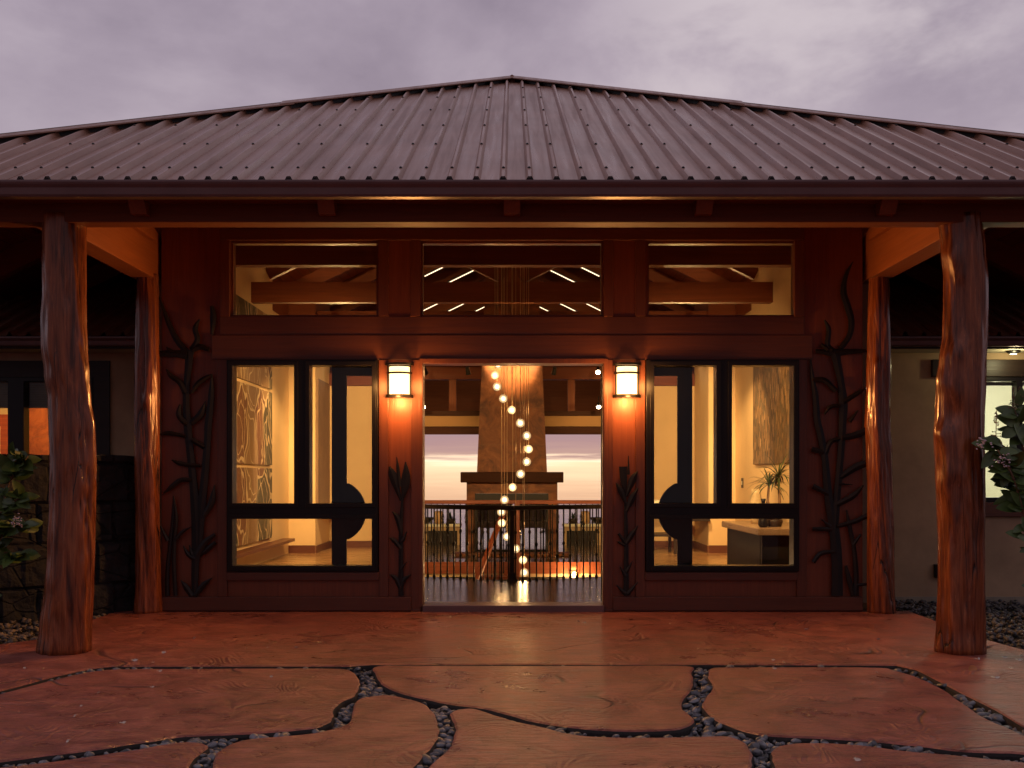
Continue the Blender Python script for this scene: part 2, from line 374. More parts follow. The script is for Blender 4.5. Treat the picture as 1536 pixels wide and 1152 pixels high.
# ------------------------------------------------------------------ mesh helpers
class MB:
    def __init__(s): s.v = []; s.f = []; s.m = []; s.cur = 0
    def add(s, vs, fs):
        o = len(s.v); s.v += [tuple(p) for p in vs]
        for f in fs: s.f.append([i + o for i in f]); s.m.append(s.cur)
        return s
    def box(s, x0, x1, y0, y1, z0, z1):
        x0, x1 = min(x0, x1), max(x0, x1); y0, y1 = min(y0, y1), max(y0, y1); z0, z1 = min(z0, z1), max(z0, z1)
        v = [(x, y, z) for z in (z0, z1) for y in (y0, y1) for x in (x0, x1)]
        return s.add(v, [(0, 2, 3, 1), (4, 5, 7, 6), (0, 1, 5, 4), (2, 6, 7, 3), (0, 4, 6, 2), (1, 3, 7, 5)])
    def prism(s, poly, d0, d1, axis='Y'):
        """poly in the two other axes, extruded along axis"""
        def p(a, b, d): return {'Y': (a, d, b), 'X': (d, a, b), 'Z': (a, b, d)}[axis]
        n = len(poly)
        v = [p(a, b, d0) for a, b in poly] + [p(a, b, d1) for a, b in poly]
        return s.add(v, [list(range(n))[::-1], list(range(n, 2 * n))] + [(i, (i + 1) % n, n + (i + 1) % n, n + i) for i in range(n)])
    def beam(s, p, q, w, h):
        """bar from p to q, w across, h high (top face centred below nothing: axis in the middle)"""
        p, q = Vector(p), Vector(q); d = (q - p).normalized()
        side = d.cross(Vector((0, 0, 1)))
        side = Vector((1, 0, 0)) if side.length < 1e-4 else side.normalized()
        up = side.cross(d).normalized()
        v = [c + side * a * w / 2 + up * b * h / 2 for c in (p, q) for a, b in ((-1, -1), (1, -1), (1, 1), (-1, 1))]
        return s.add(v, [(3, 2, 1, 0), (4, 5, 6, 7), (0, 1, 5, 4), (1, 2, 6, 5), (2, 3, 7, 6), (3, 0, 4, 7)])
    def tube(s, pts, rad, n=8):
        pts = [Vector(p) for p in pts]; k = len(pts)
        rads = rad if isinstance(rad, (list, tuple)) else [rad] * k
        vs, fs = [], []
        for i, p in enumerate(pts):
            d = (pts[min(i + 1, k - 1)] - pts[max(i - 1, 0)]).normalized()
            a = d.cross(Vector((.31, .92, .23))).normalized(); b = d.cross(a)
            for j in range(n):
                an = 2 * math.pi * j / n
                vs.append(p + (a * math.cos(an) + b * math.sin(an)) * rads[i])
        for i in range(k - 1):
            for j in range(n):
                fs.append((i * n + j, i * n + (j + 1) % n, (i + 1) * n + (j + 1) % n, (i + 1) * n + j))
        fs += [list(range(n))[::-1], [(k - 1) * n + j for j in range(n)]]
        return s.add(vs, fs)
    def lathe(s, prof, cx=0, cy=0, n=16):
        vs, fs = [], []
        k = len(prof)
        for r, z in prof:
            for j in range(n):
                a = 2 * math.pi * j / n; vs.append((cx + r * math.cos(a), cy + r * math.sin(a), z))
        for i in range(k - 1):
            for j in range(n):
                fs.append((i * n + j, i * n + (j + 1) % n, (i + 1) * n + (j + 1) % n, (i + 1) * n + j))
        fs += [list(range(n))[::-1], [(k - 1) * n + j for j in range(n)]]
        return s.add(vs, fs)
    def grid_holes(s, us, ws, holes, d0, d1, put):
        """one connected slab on the (u, w) grid lines, thickness d0..d1, cells inside holes left out. put(u, w, d) -> xyz"""
        nu, nw = len(us), len(ws)
        keep = [[not any(h[0] - 1e-6 <= us[i] and us[i + 1] <= h[1] + 1e-6 and h[2] - 1e-6 <= ws[j] and ws[j + 1] <= h[3] + 1e-6 for h in holes)
                 for j in range(nw - 1)] for i in range(nu - 1)]
        vs = [put(us[i], ws[j], d) for d in (d0, d1) for i in range(nu) for j in range(nw)]
        idx = lambda i, j, k: k * nu * nw + i * nw + j
        K = lambda i, j: 0 <= i < nu - 1 and 0 <= j < nw - 1 and keep[i][j]
        fs = []
        for i in range(nu - 1):
            for j in range(nw - 1):
                if not keep[i][j]: continue
                fs.append((idx(i, j, 0), idx(i + 1, j, 0), idx(i + 1, j + 1, 0), idx(i, j + 1, 0)))
                fs.append((idx(i, j, 1), idx(i, j + 1, 1), idx(i + 1, j + 1, 1), idx(i + 1, j, 1)))
                if not K(i - 1, j): fs.append((idx(i, j, 0), idx(i, j + 1, 0), idx(i, j + 1, 1), idx(i, j, 1)))
                if not K(i + 1, j): fs.append((idx(i + 1, j, 0), idx(i + 1, j, 1), idx(i + 1, j + 1, 1), idx(i + 1, j + 1, 0)))
                if not K(i, j - 1): fs.append((idx(i, j, 0), idx(i, j, 1), idx(i + 1, j, 1), idx(i + 1, j, 0)))
                if not K(i, j + 1): fs.append((idx(i, j + 1, 0), idx(i + 1, j + 1, 0), idx(i + 1, j + 1, 1), idx(i, j + 1, 1)))
        used = sorted({v for f in fs for v in f}); mp = {v: k for k, v in enumerate(used)}
        return s.add([vs[v] for v in used], [[mp[v] for v in f] for f in fs])
    def build(s, name, mat, parent=None, smooth=False, bevel=0.0, fix=True):
        me = bpy.data.meshes.new(name); me.from_pydata(s.v, [], s.f)
        mats = mat if isinstance(mat, (list, tuple)) else [mat]
        for mm in mats: me.materials.append(mm)
        if len(mats) > 1: me.polygons.foreach_set('material_index', s.m)
        if fix:
            bm = bmesh.new(); bm.from_mesh(me); bmesh.ops.recalc_face_normals(bm, faces=bm.faces); bm.to_mesh(me); bm.free()
        if smooth: me.polygons.foreach_set('use_smooth', [True] * len(me.polygons))
        me.update()
        o = bpy.data.objects.new(name, me); C.objects.link(o)
        if parent: o.parent = parent
        if bevel:
            bv = o.modifiers.new('bevel', 'BEVEL'); bv.width = bevel; bv.segments = 2; bv.limit_method = 'ANGLE'
        return o
def thing(name, label, cat, group=None, loc=(0, 0, 0)):
    o = bpy.data.objects.new(name, None); C.objects.link(o); o.location = loc
    o.empty_display_size = .1
    return tag(o, label, cat, group)
def tag(o, label, cat, group=None):
    o['label'] = label; o['category'] = cat
    if group: o['group'] = group
    return o
def struct(o, label=None):
    o['kind'] = 'structure'
    if label: o['label'] = label
    return o
def stuff(o, label, cat=None):
    o['kind'] = 'stuff'; o['label'] = label
    if cat: o['category'] = cat
    return o
def lamp(name, kind, loc, power, color, parent=None, size=.1, target=None, spot=90, blend=.6):
    ld = bpy.data.lights.new(name, kind); ld.energy = power; ld.color = color
    if kind == 'AREA': ld.size = size
    else: ld.shadow_soft_size = size
    if kind == 'SPOT': ld.spot_size = R(spot); ld.spot_blend = blend
    o = bpy.data.objects.new(name, ld); C.objects.link(o); o.location = loc
    if target is not None: o.rotation_euler = (Vector(target) - Vector(loc)).to_track_quat('-Z', 'Y').to_euler()
    if parent:
        o.parent = parent; o.location = Vector(loc) - parent.location
    return o
DW = F / 150.0                                    # facade plane
def wx(px): return (px - PX) / 150.0
def wz(py): return CZ + (PY - py) / 150.0
def at(px, py, Y): return Vector(((px - PX) * Y / F, Y, CZ - (py - PY) * Y / F))
def gnd(px, py):
    Y = F * CZ / (py - PY); return ((px - PX) * Y / F, Y)

# ================================================================== SETTING: ground
struct(MB().add([(-90, -40, -.16), (90, -40, -.16), (90, 40, -.16), (-90, 40, -.16)], [(0, 1, 2, 3)]).build('ground', SOIL_AND_SHADE), 'dark soil ground around the house')
struct(MB().add([(-30000, 300, -430), (30000, 300, -430), (30000, 18150, -430), (-30000, 18150, -430)], [(0, 1, 2, 3)]).build('sea', SEAM), 'pale evening sea seen through the house')

def smooth_closed(pts, sub=5, tension=.5):
    n = len(pts); out = []
    for i in range(n):
        p0, p1, p2, p3 = (Vector(pts[(i + k) % n]) for k in (-1, 0, 1, 2))
        for k in range(sub):
            u = k / sub
            out.append(0.5 * ((2 * p1) + (p2 - p0) * u + (2 * p0 - 5 * p1 + 4 * p2 - p3) * u * u + (3 * p1 - p0 - 3 * p2 + p3) * u ** 3))
    return out
def slab(name, px_pts, label, extra_smooth=True, world=None):
    pts = [Vector(gnd(*p)) for p in px_pts] if world is None else [Vector(p) for p in world]
    if extra_smooth: pts = smooth_closed(pts, 4)
    clean = []
    for p in pts:
        if not clean or (p - clean[-1]).length > .012: clean.append(p)
    pts = clean
    if sum(a.x * b.y - b.x * a.y for a, b in zip(pts, pts[1:] + pts[:1])) < 0: pts.reverse()
    n = len(pts)
    # hand-cut wobble of the edge
    pts = [p + Vector((mnoise.noise(Vector((p.x * 9, p.y * 9, 1.7))), mnoise.noise(Vector((p.x * 9, p.y * 9, 7.7))))) * .012 for p in pts]
    def inset(d):
        out = []
        for i, p in enumerate(pts):
            t = (pts[(i + 1) % n] - pts[i - 1]).normalized(); out.append(p + Vector((-t.y, t.x)) * d)
        return out
    mb = MB(); vs = []
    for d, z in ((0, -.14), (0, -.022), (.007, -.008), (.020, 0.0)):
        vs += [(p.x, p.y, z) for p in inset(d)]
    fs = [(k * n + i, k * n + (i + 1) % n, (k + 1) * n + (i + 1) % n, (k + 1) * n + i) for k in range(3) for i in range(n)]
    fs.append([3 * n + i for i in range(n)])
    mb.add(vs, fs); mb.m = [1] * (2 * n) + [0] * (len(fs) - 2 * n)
    o = mb.build(name, [CONC, SOIL_AND_SHADE])  # slab sides and lower bevel painted soil-dark, standing in for channel shade
    SLABS.append([(p.x, p.y) for p in pts])
    return struct(o, label)
SLABS = []
# porch slab with its two aprons
tl = gnd(143, 997); tr = gnd(1360, 998)
patio_pts = [(-3.97, 10.70), (3.97, 10.70), (3.93, 8.85), (3.99, 8.35), (5.2, 6.9), (5.9, 5.2)]
patio_pts += [gnd(*p) for p in ((1536, 1089), (1490, 1064), (1440, 1039), (1405, 1020), (1372, 1004), (1345, 997.5))]
patio_pts += [gnd(*p) for p in ((1040, 996), (558, 996), (523, 999), (330, 999), (167, 999))]
patio_pts += [gnd(*p) for p in ((140, 1002), (83, 1014), (27, 1029), (0, 1036), (-90, 1062))]
patio_pts += [(-5.9, 5.6), (-5.3, 7.2), (-4.3, 8.35), (-3.93, 8.85)]
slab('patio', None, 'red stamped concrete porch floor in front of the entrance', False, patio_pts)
PB = [(5, 1039), (27, 1033), (83, 1018), (143, 1006), (200, 1003), (300, 1002.5), (430, 1002), (510, 1002.5), (530, 1006), (538, 1016), (541, 1028), (532, 1043), (514, 1052), (502, 1063), (501, 1076), (490, 1086), (467, 1092),
      (400, 1098), (317, 1102), (267, 1105), (200, 1115), (133, 1125), (67, 1133), (0, 1142), (-120, 1160), (-230, 1150), (-220, 1100), (-90, 1064)]
PC = [(564, 998.5), (640, 998.3), (768, 998.3), (900, 998.2), (1030, 998.5), (1039, 1008), (1040, 1022), (1036, 1038), (1026, 1049), (1024, 1060), (1032, 1068), (1042, 1078), (1040, 1086), (1024, 1092), (995, 1094.5), (945, 1096), (895, 1094),
      (845, 1089), (795, 1081), (765, 1072), (725, 1062), (672, 1055), (622, 1045), (589, 1035), (571, 1025), (562, 1012)]
PD = [(1067, 1001), (1100, 1000.5), (1224, 1000), (1320, 1001), (1346, 1006), (1384, 1018), (1424, 1038), (1460, 1064), (1491, 1081), (1536, 1101), (1620, 1135), (1600, 1150), (1536, 1130), (1457, 1127), (1391, 1120), (1324, 1112.5), (1257, 1108), (1157, 1103), (1124, 1098),
      (1084, 1085), (1064, 1073), (1052, 1058), (1057, 1044), (1067, 1032), (1062, 1016), (1061, 1007)]
PE = [(682, 1064), (712, 1062), (745, 1072), (779, 1082), (829, 1093), (862, 1101), (912, 1104.5), (1024, 1105), (1074, 1102.5), (1101, 1105), (1119, 1113), (1128, 1124), (1131, 1140), (1130, 1154), (1128, 1200), (1150, 1320), (1120, 1430), (700, 1440), (560, 1330), (600, 1200),
      (636, 1154), (659, 1133), (672, 1120), (679, 1102), (680, 1084), (674, 1071)]
PF = [(533, 1050), (548, 1045), (579, 1042), (612, 1047), (640, 1056), (653, 1070), (659, 1088), (659, 1104), (649, 1118), (633, 1138), (616, 1154), (570, 1210), (500, 1330), (380, 1400), (250, 1330), (300, 1200), (316, 1154), (320, 1134), (333, 1120), (360, 1110), (400, 1105),
      (467, 1099), (503, 1091), (524, 1081), (527, 1067)]
PG = [(0, 1150), (83, 1141), (133, 1134), (200, 1124), (250, 1115), (288, 1112), (312, 1116), (309, 1124), (297, 1134), (290, 1143), (284, 1154), (262, 1200), (205, 1330), (100, 1440), (-250, 1420), (-400, 1250), (-200, 1168)]
PH = [(1155, 1127), (1166, 1118), (1207, 1113), (1291, 1117), (1357, 1125), (1457, 1134), (1536, 1143), (1620, 1156), (1900, 1250), (1700, 1430), (1250, 1440), (1200, 1320), (1172, 1200), (1163, 1154), (1157, 1137)]
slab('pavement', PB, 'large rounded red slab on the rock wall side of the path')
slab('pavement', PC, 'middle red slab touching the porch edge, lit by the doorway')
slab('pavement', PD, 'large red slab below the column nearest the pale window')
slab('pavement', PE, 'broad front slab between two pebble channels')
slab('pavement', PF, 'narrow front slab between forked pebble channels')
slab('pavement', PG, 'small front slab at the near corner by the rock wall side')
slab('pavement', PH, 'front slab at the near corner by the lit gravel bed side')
struct(MB().add([(-30, -20, -.12), (30, -20, -.12), (30, 2.62, -.12), (-30, 2.62, -.12)], [(0, 1, 2, 3)]).build('road', CONC), 'red concrete drive')

def inside(p, poly):
    c = False; j = len(poly) - 1
    for i in range(len(poly)):
        xi, yi = poly[i]; xj, yj = poly[j]
        if (yi > p[1]) != (yj > p[1]) and p[0] < (xj - xi) * (p[1] - yi) / (yj - yi) + xi: c = not c
        j = i
    return c
ICO = None
def ico_template(sub):
    bm = bmesh.new(); bmesh.ops.create_icosphere(bm, subdivisions=sub, radius=1)
    vs = [v.co.copy() for v in bm.verts]; fs = [[v.index for v in f.verts] for f in bm.faces]; bm.free()
    return vs, fs
ICO1, ICO2 = ico_template(1), ico_template(2)
def stone(mb, x, y, z, r, tpl, flat=.55):
    vs, fs = tpl
    a = rnd.random() * 6.28; ca, sa = math.cos(a), math.sin(a)
    ex, ey = r * rnd.uniform(.8, 1.35), r * rnd.uniform(.65, 1.0); ez = r * flat * rnd.uniform(.75, 1.25)
    tx, ty = rnd.uniform(-.35, .35), rnd.uniform(-.35, .35); sd = rnd.random() * 50
    out = []
    for v in vs:
        k = 1 + .22 * mnoise.noise(v * 1.3 + Vector((sd, 0, 0)))
        px, py, pz = v.x * ex * k, v.y * ey * k, v.z * ez * k
        pz += px * tx + py * ty
        out.append((x + px * ca - py * sa, y + px * sa + py * ca, z + pz))
    mb.add(out, fs)
pm = MB(); cells = {}
tries = 0
while tries < 26000:
    tries += 1
    y = 3.9 + (7.75 - 3.9) * rnd.random(); x = rnd.uniform(-.55, .55) * y
    if any(inside((x, y), s) for s in SLABS): continue
    r = rnd.choice((.014, .018, .022, .026, .030, .036)) * rnd.uniform(.85, 1.15)
    key = (round(x / .03), round(y / .03))
    if cells.get(key, 0) >= 2: continue
    cells[key] = cells.get(key, 0) + 1
    stone(pm, x, y, -.088 + .028 * cells[key] + rnd.uniform(0, .012), r, ICO2 if r > .02 and y < 7 else ICO1, .6)
stuff(pm.build('pebbles', PEB, smooth=True, fix=False), 'dark grey river pebbles filling the channels between the slabs')
def gravel_bed(name, mat, poly, n, label, zr=(-.06, .0), rr=(.015, .035)):
    mb = MB(); xs = [p[0] for p in poly]; ys = [p[1] for p in poly]; k = 0
    while k < n:
        p = (rnd.uniform(min(xs), max(xs)), rnd.uniform(min(ys), max(ys)))
        if not inside(p, poly): continue
        k += 1
        stone(mb, p[0], p[1], rnd.uniform(*zr), rnd.uniform(*rr), ICO1, .6)
    return stuff(mb.build(name, mat, smooth=True, fix=False), label)
gravel_bed('gravel', GRAV, [(4.0, 11.65), (9, 11.65), (9, 8.2), (6.2, 7.6), (4.1, 8.4)], 6500, 'dark lava gravel bed along the tan wall')
gravel_bed('gravel', GRAVB, [(-3.98, 10.75), (-3.98, 8.9), (-4.4, 8.45), (-6.0, 7.4), (-7.2, 8.2), (-7.0, 10.5)], 3200, 'brown gravel bed at the foot of the lava rock wall')
struct(MB().add([(3.9, 7.0, -.075), (12, 7.0, -.075), (12, 11.8, -.075), (3.9, 11.8, -.075)], [(0, 1, 2, 3)]).build('terrain', SOIL_AND_SHADE))
struct(MB().add([(-12, 7.0, -.075), (-3.9, 7.0, -.075), (-3.9, 11.8, -.075), (-12, 11.8, -.075)], [(0, 1, 2, 3)]).build('terrain', SOIL_AND_SHADE))

# ================================================================== HOUSE
house = thing('house', 'dark timber entrance pavilion with brown metal hip roof and log columns', 'house')
IN = .06                                             # finished floor
X_WALL = 3.75
# --- facade with its openings
us = sorted(set([-3.505, wx(342), wx(346), wx(567), wx(568), wx(631), wx(633), wx(905), wx(907), wx(968), wx(971), wx(1194), wx(1197), 3.505]))
WZ0, WZ1 = wz(857), wz(540); CZ0, CZ1 = wz(474), wz(361); DZ0, DZ1 = IN - .012, wz(543)
ws = [-.15, DZ0, WZ0, DZ1, WZ1, CZ0, CZ1, 4.74]
holes = [(wx(342), wx(568), WZ0, WZ1), (wx(968), wx(1197), WZ0, WZ1), (wx(633), wx(907), DZ0, DZ1),
         (wx(346), wx(567), CZ0, CZ1), (wx(631), wx(905), CZ0, CZ1), (wx(971), wx(1194), CZ0, CZ1)]
MB().grid_holes(us, sorted(ws), holes, DW, DW + .2, lambda u, w, d: (u, d, w)).build('facade_wall', WALLW, house)
def trim(px0, py0, px1, py1, proud, mat=TRIMX if False else None, name='trim_board', mirror=True, back=0.0):
    w, h = abs(px1 - px0), abs(py1 - py0)
    m = TRIMW if w >= h else TRIMZ
    MB().box(wx(px0), wx(px1), DW - proud, DW - back + .0, wz(py1), wz(py0)).build(name, m, house, bevel=.004)
    if mirror:
        MB().box(-wx(px1), -wx(px0), DW - proud, DW - back, wz(py1), wz(py0)).build(name, m, house, bevel=.004)
trim(327, 540, 341.5, 895, .030); trim(569, 540, 583, 895, .030); trim(617, 540, 632, 913, .032)
trim(318, 503, 1218, 540, .020, mirror=False)
trim(330, 475, 1206, 503, .012, mirror=False)
trim(331, 361, 345.5, 475, .030); trim(568, 361, 583, 475, .026); trim(616, 361, 630.5, 475, .026)
trim(331, 344, 1205, 361, .036, mirror=False)
trim(341.5, 858, 569, 870, .044)
trim(244, 895, 617, 915, .052); trim(617, 913, 632, 917, .04)
# door frame and threshold
dj = MB().grid_holes([wx(629), wx(634.5), wx(905.5), wx(911)], [IN - .01, wz(545.5), wz(538.5)], [(wx(634.5), wx(905.5), IN - .01, wz(545.5))], DW - .046, DW + .22, lambda u, w, d: (u, d, w))
dj.build('door_frame', TRIMZ, house, bevel=.003)
MB().box(wx(634.5), wx(905.5), DW - .06, DW + .24, -.02, IN + .004).build('threshold', GUTM, house, bevel=.006)
# --- windows
def frame_grid(holes_px, outer, y0, y1):
    xs = sorted({outer[0], outer[2]} | {h[0] for h in holes_px} | {h[2] for h in holes_px})
    zs = sorted({outer[1], outer[3]} | {h[1] for h in holes_px} | {h[3] for h in holes_px})
    us = [wx(x) for x in xs]; wsz = sorted(wz(z) for z in zs)
    return MB().grid_holes(us, wsz, [(wx(h[0]), wx(h[2]), wz(h[3]), wz(h[1])) for h in holes_px], y0, y1, lambda u, w, d: (u, d, w))
def window(outer, panes, inner_pad, name, y0=DW - .058, y1=DW + .11):
    f = frame_grid(panes, outer, y0, y1).build(name, FRAMEM, house, bevel=.004)
    for p in panes:
        MB().box(wx(p[0]) - .006, wx(p[2]) + .006, DW + .035, DW + .043, wz(p[3]) - .006, wz(p[1]) + .006).build('glass_pane', GLASS, f)
    # raised sash borders
    if name == 'window':
        for p in panes:
            q = (p[0] - 6, p[1] - 6, p[2] + 6, p[3] + 6)
            frame_grid([p], q, y0 - .014, y0 - .001).build('sash', FRAMEM, f, bevel=.003)
    return f
window((342.3, 540.3, 567.7, 856.7), [(351, 549, 443, 755), (466, 549, 559, 755), (351, 778, 559, 848)], 0, 'window')
window((968.3, 540.3, 1196.7, 856.7), [(980, 549, 1073, 755), (1096, 549, 1188, 755), (980, 778, 1188, 848)], 0, 'window')
for a, b in ((346.3, 566.7), (631.3, 904.7), (971.3, 1193.7)):
    f = frame_grid([(a + 2.6, 364.5, b - 2.6, 472)], (a, 361.3, b, 473.7), DW + .02, DW + .12).build('clerestory_window', TRIMZ, house)
    MB().box(wx(a + 2), wx(b - 2), DW + .06, DW + .068, wz(472.6), wz(364)).build('glass_pane', GLASS, f)
# --- sliding door leaves parked behind the facade
for sgn in (-1, 1):
    Yd = 10.97; k = Yd / F
    X0 = sgn * 270 * k; X1 = sgn * 248 * k; X3 = sgn * .915; X2 = sgn * (.915 + .15)
    zt, zt2, zb, zb2 = CZ + 166 * k, CZ + 150 * k, IN + .01, IN + .17
    xs = sorted([X0, X1, X2, X3])
    door = MB().grid_holes(xs, [zb, zb2, zt2, zt], [(xs[1], xs[2], zb2, zt2)], Yd - .022, Yd + .022, lambda u, w, d: (u, d, w)).build('sliding_door', BLACKW, house, bevel=.003)
    cx, cz, r = sgn * 266 * k, CZ - 53 * k, 47 * k
    x_in = abs(X1)
    poly = []
    for i in range(41):
        a = -math.pi / 2 + math.pi * i / 40
        px = abs(cx) - r * math.cos(a); pz = cz + r * math.sin(a)
        if px < x_in - .001: poly.append((px, pz))
    poly = [(x_in + .004, poly[0][1])] + poly + [(x_in + .004, poly[-1][1])]
    MB().prism([(sgn * a, b) for a, b in poly], Yd - .026, Yd + .026).build('half_disc', BLACKW, door)
    MB().box(xs[1], xs[2], Yd - .004, Yd + .004, zb2, zt2).build('glass_pane', GLASS, door)
# --- log columns
def log_column(prof, Y, seed, flute=.10, knots=()):
    zs = []
    prof = sorted(prof)
    z_top = CZ + (PY - prof[0][0]) * Y / F
    N, S = 110, 72
    vs, fs = [], []
    for i in range(N + 1):
        py = prof[0][0] + (prof[-1][0] - prof[0][0]) * i / N
        for (a, b) in zip(prof, prof[1:]):
            if a[0] <= py <= b[0] + 1e-6: break
        u = (py - a[0]) / max(1e-6, b[0] - a[0]); u = u * u * (3 - 2 * u)
        l = a[1] + (b[1] - a[1]) * u; r = a[2] + (b[2] - a[2]) * u
        cx = ((l + r) / 2 - PX) * Y / F; rad = (r - l) / 2 * Y / F
        z = CZ + (PY - py) * Y / F
        if i == N: z = -.01
        for j in range(S):
            th = 2 * math.pi * j / S; tw = th + .25 * z
            c, s_ = math.cos(tw), math.sin(tw)
            n1 = mnoise.noise(Vector((c * 1.2, s_ * 1.2, z * .55 + seed)))
            n2 = mnoise.noise(Vector((c * 2.6, s_ * 2.6, z * .9 + seed * 3)))
            n3 = 1 - abs(mnoise.noise(Vector((c * 3.2, s_ * 3.2, z * .7 + seed * 7)))) * 2
            k = 1 + flute * n1 + flute * .55 * n2 - flute * .55 * max(0, n3 - .72) / .28
            for (kz, kt, ks, kh) in knots:
                dt = (th - kt + math.pi) % (2 * math.pi) - math.pi
                g = math.exp(-((z - kz) / ks) ** 2 - (dt / .32) ** 2)
                k += kh * g
            # the sideways outline stays on the traced profile
            k = k * (1 - .45 * abs(math.cos(th))) + 1.0 * .45 * abs(math.cos(th)) if not knots else k * (1 - .3 * abs(math.cos(th))) + .3 * abs(math.cos(th))
            vs.append((cx + rad * k * math.cos(th), Y + rad * k * math.sin(th), z))
    for i in range(N):
        for j in range(S):
            fs.append((i * S + j, (i + 1) * S + j, (i + 1) * S + (j + 1) % S, i * S + (j + 1) % S))
    fs += [list(range(S)), [N * S + j for j in range(S)][::-1]]
    return MB().add(vs, fs).build('log_column', LOG, house, smooth=True)
YC, YB = 8.22, 10.60
log_column([(325, 65, 126), (380, 65, 126), (440, 66, 127), (480, 64, 128), (520, 65, 130), (560, 70, 133), (600, 76, 136), (640, 77, 140), (700, 78, 141), (760, 76, 140), (820, 72, 139), (880, 68, 137), (940, 62, 134), (976, 58, 134)],
           YC, 1.3, .19, [(1.72, -.25, .16, .10), (1.45, -.3, .22, .08), (2.35, 4.4, .3, .10)])
def burls(seed, z0, z1, t0, t1, n, h):
    r_ = random.Random(seed)
    return [(r_.uniform(z0, z1), r_.uniform(t0, t1), r_.uniform(.05, .16), h * r_.uniform(.5, 1.2) * (1 if r_.random() < .6 else -.9)) for _ in range(n)]
log_column([(325, 1409, 1472), (380, 1412, 1476), (420, 1416, 1479), (460, 1416, 1479), (500, 1414, 1478), (540, 1410, 1476), (580, 1406, 1476), (620, 1405, 1475), (650, 1403, 1475), (700, 1404, 1477), (760, 1406, 1478), (820, 1408, 1476), (880, 1408, 1475), (940, 1406, 1476), (976, 1403, 1477)],
           YC, 5.9, .17, burls(4, 1.2, 3.2, 3.2, 4.3, 46, .085))
log_column([(412, 206, 237), (460, 205, 238), (520, 204, 238), (560, 203, 239), (620, 203, 239), (700, 203, 240), (800, 204, 240), (880, 203, 240), (919, 201, 241)],
           YB, 9.1, .22, [(2.55, 4.55, .5, -.35), (2.1, 4.8, .08, .2)])
log_column([(412, 1303, 1333), (500, 1302, 1335), (560, 1301, 1335), (600, 1300, 1334), (640, 1298, 1334), (680, 1300, 1337), (740, 1302, 1338), (820, 1302, 1340), (880, 1302, 1341), (919, 1303, 1343)],
           YB, 14.4, .22, [(2.6, 4.5, .35, -.25), (2.45, 4.3, .06, .16)])
# --- porch beams
MB().box(-5.55, 5.55, 8.08, 8.262, 3.277, 3.56).build('front_beam', BEAMX, house, bevel=.006)
for s in (-1, 1):
    MB().prism([(8.264, 3.3130), (DW + .22, 3.3130), (DW + .22, 3.72), (DW - .16, 3.83), (8.80, 3.83), (8.264, 3.575)], s * 3.54, s * 3.76, 'X').build('side_beam', BEAMY, house, bevel=.005)
    MB().prism([(8.75, 3.66), (DW - .22, 3.66), (DW - .30, 3.80), (8.75, 3.80)], s * 3.49, s * 3.54, 'X').build('side_beam', BEAMY, house)
# soffit and fascia
MB().box(-6.05, 6.05, 7.865, 8.078, 3.412, 3.432).build('soffit', BEAMX, house)
MB().box(-6.10, 6.10, 7.842, 7.864, 3.398, 3.50).build('fascia', BEAMX, house)
for px in (208, 490, 768, 1056, 1331):
    x = (px - PX) * 8.0 / F
    MB().prism([(7.93, 3.411), (8.0, 3.318), (8.079, 3.318), (8.079, 3.411)], x - .062, x + .062, 'X').build('rafter_tail', BEAMY, house, bevel=.004)
# gutter, K profile
def gutter_prof(y_back, z_top, w=.125, h=.112):
    return [(y_back, z_top), (y_back, z_top - h), (y_back - w * .62, z_top - h), (y_back - w * .72, z_top - h * .86), (y_back - w * .80, z_top - h * .45), (y_back - w * .95, z_top - h * .25),
            (y_back - w, z_top - h * .12), (y_back - w, z_top), (y_back - w + .012, z_top), (y_back - w + .012, z_top - .02), (y_back - .004, z_top - .02), (y_back - .004, z_top)]
DE, ZE, PT, HALF = 7.84, 3.514, .49, 6.14
MB().prism(gutter_prof(DE, 3.497), -6.2, 6.2, 'X').build('gutter', GUTM, house)
# --- roof: ribbed metal on plank decking
def roof_sheet(emap, u0, u1, tmax, first, step):
    """ribbed sheet: profile along the eave (u), straight lines up the slope (t)"""
    prof = []
    c = first
    us_ = []
    while c < u1 + .1:
        for du, h in ((-.029, 0), (-.010, .043), (.010, .043), (.029, 0)):
            us_.append((c + du, h))
        # a flat stiffener line in the pan
        c += step
    us_ = [(u, h) for u, h in us_ if u0 <= u <= u1]
    us_ = [(u0, 0)] + us_ + [(u1, 0)]
    if u0 < 0 < u1: us_ = sorted(us_ + [(0.0, 0 if abs(first % step) > .01 else .043)])
    vs, fs = [], []
    for u, h in us_:
        vs.append(emap(u, -.05, h)); vs.append(emap(u, max(0, tmax(u)), h))
    for i in range(len(us_) - 1): fs.append((2 * i, 2 * i + 2, 2 * i + 3, 2 * i + 1))
    return vs, fs
STEP = 40.0 * DE / F
YEND = 31.0
def em_front(u, t, h): return (u, DE + t, ZE + PT * t + h)
def em_left(u, t, h): return (-HALF + t, DE + u, ZE + PT * t + h)
def em_right(u, t, h): return (HALF - t, DE + u, ZE + PT * t + h)
rib0 = (754.7 - PX) * DE / F
first = rib0 - STEP * round((rib0 + HALF) / STEP)
for em, u0, u1, tm, ft in ((em_front, -HALF, HALF, lambda u: HALF - abs(u), first), (em_left, 0, YEND - DE, lambda u: min(u, HALF), .1), (em_right, 0, YEND - DE, lambda u: min(u, HALF), .1)):
    v, f = roof_sheet(em, u0, u1, tm, ft, STEP)
    MB().add(v, f).build('roof_sheet', ROOFM, house, fix=False)
sm = MB()
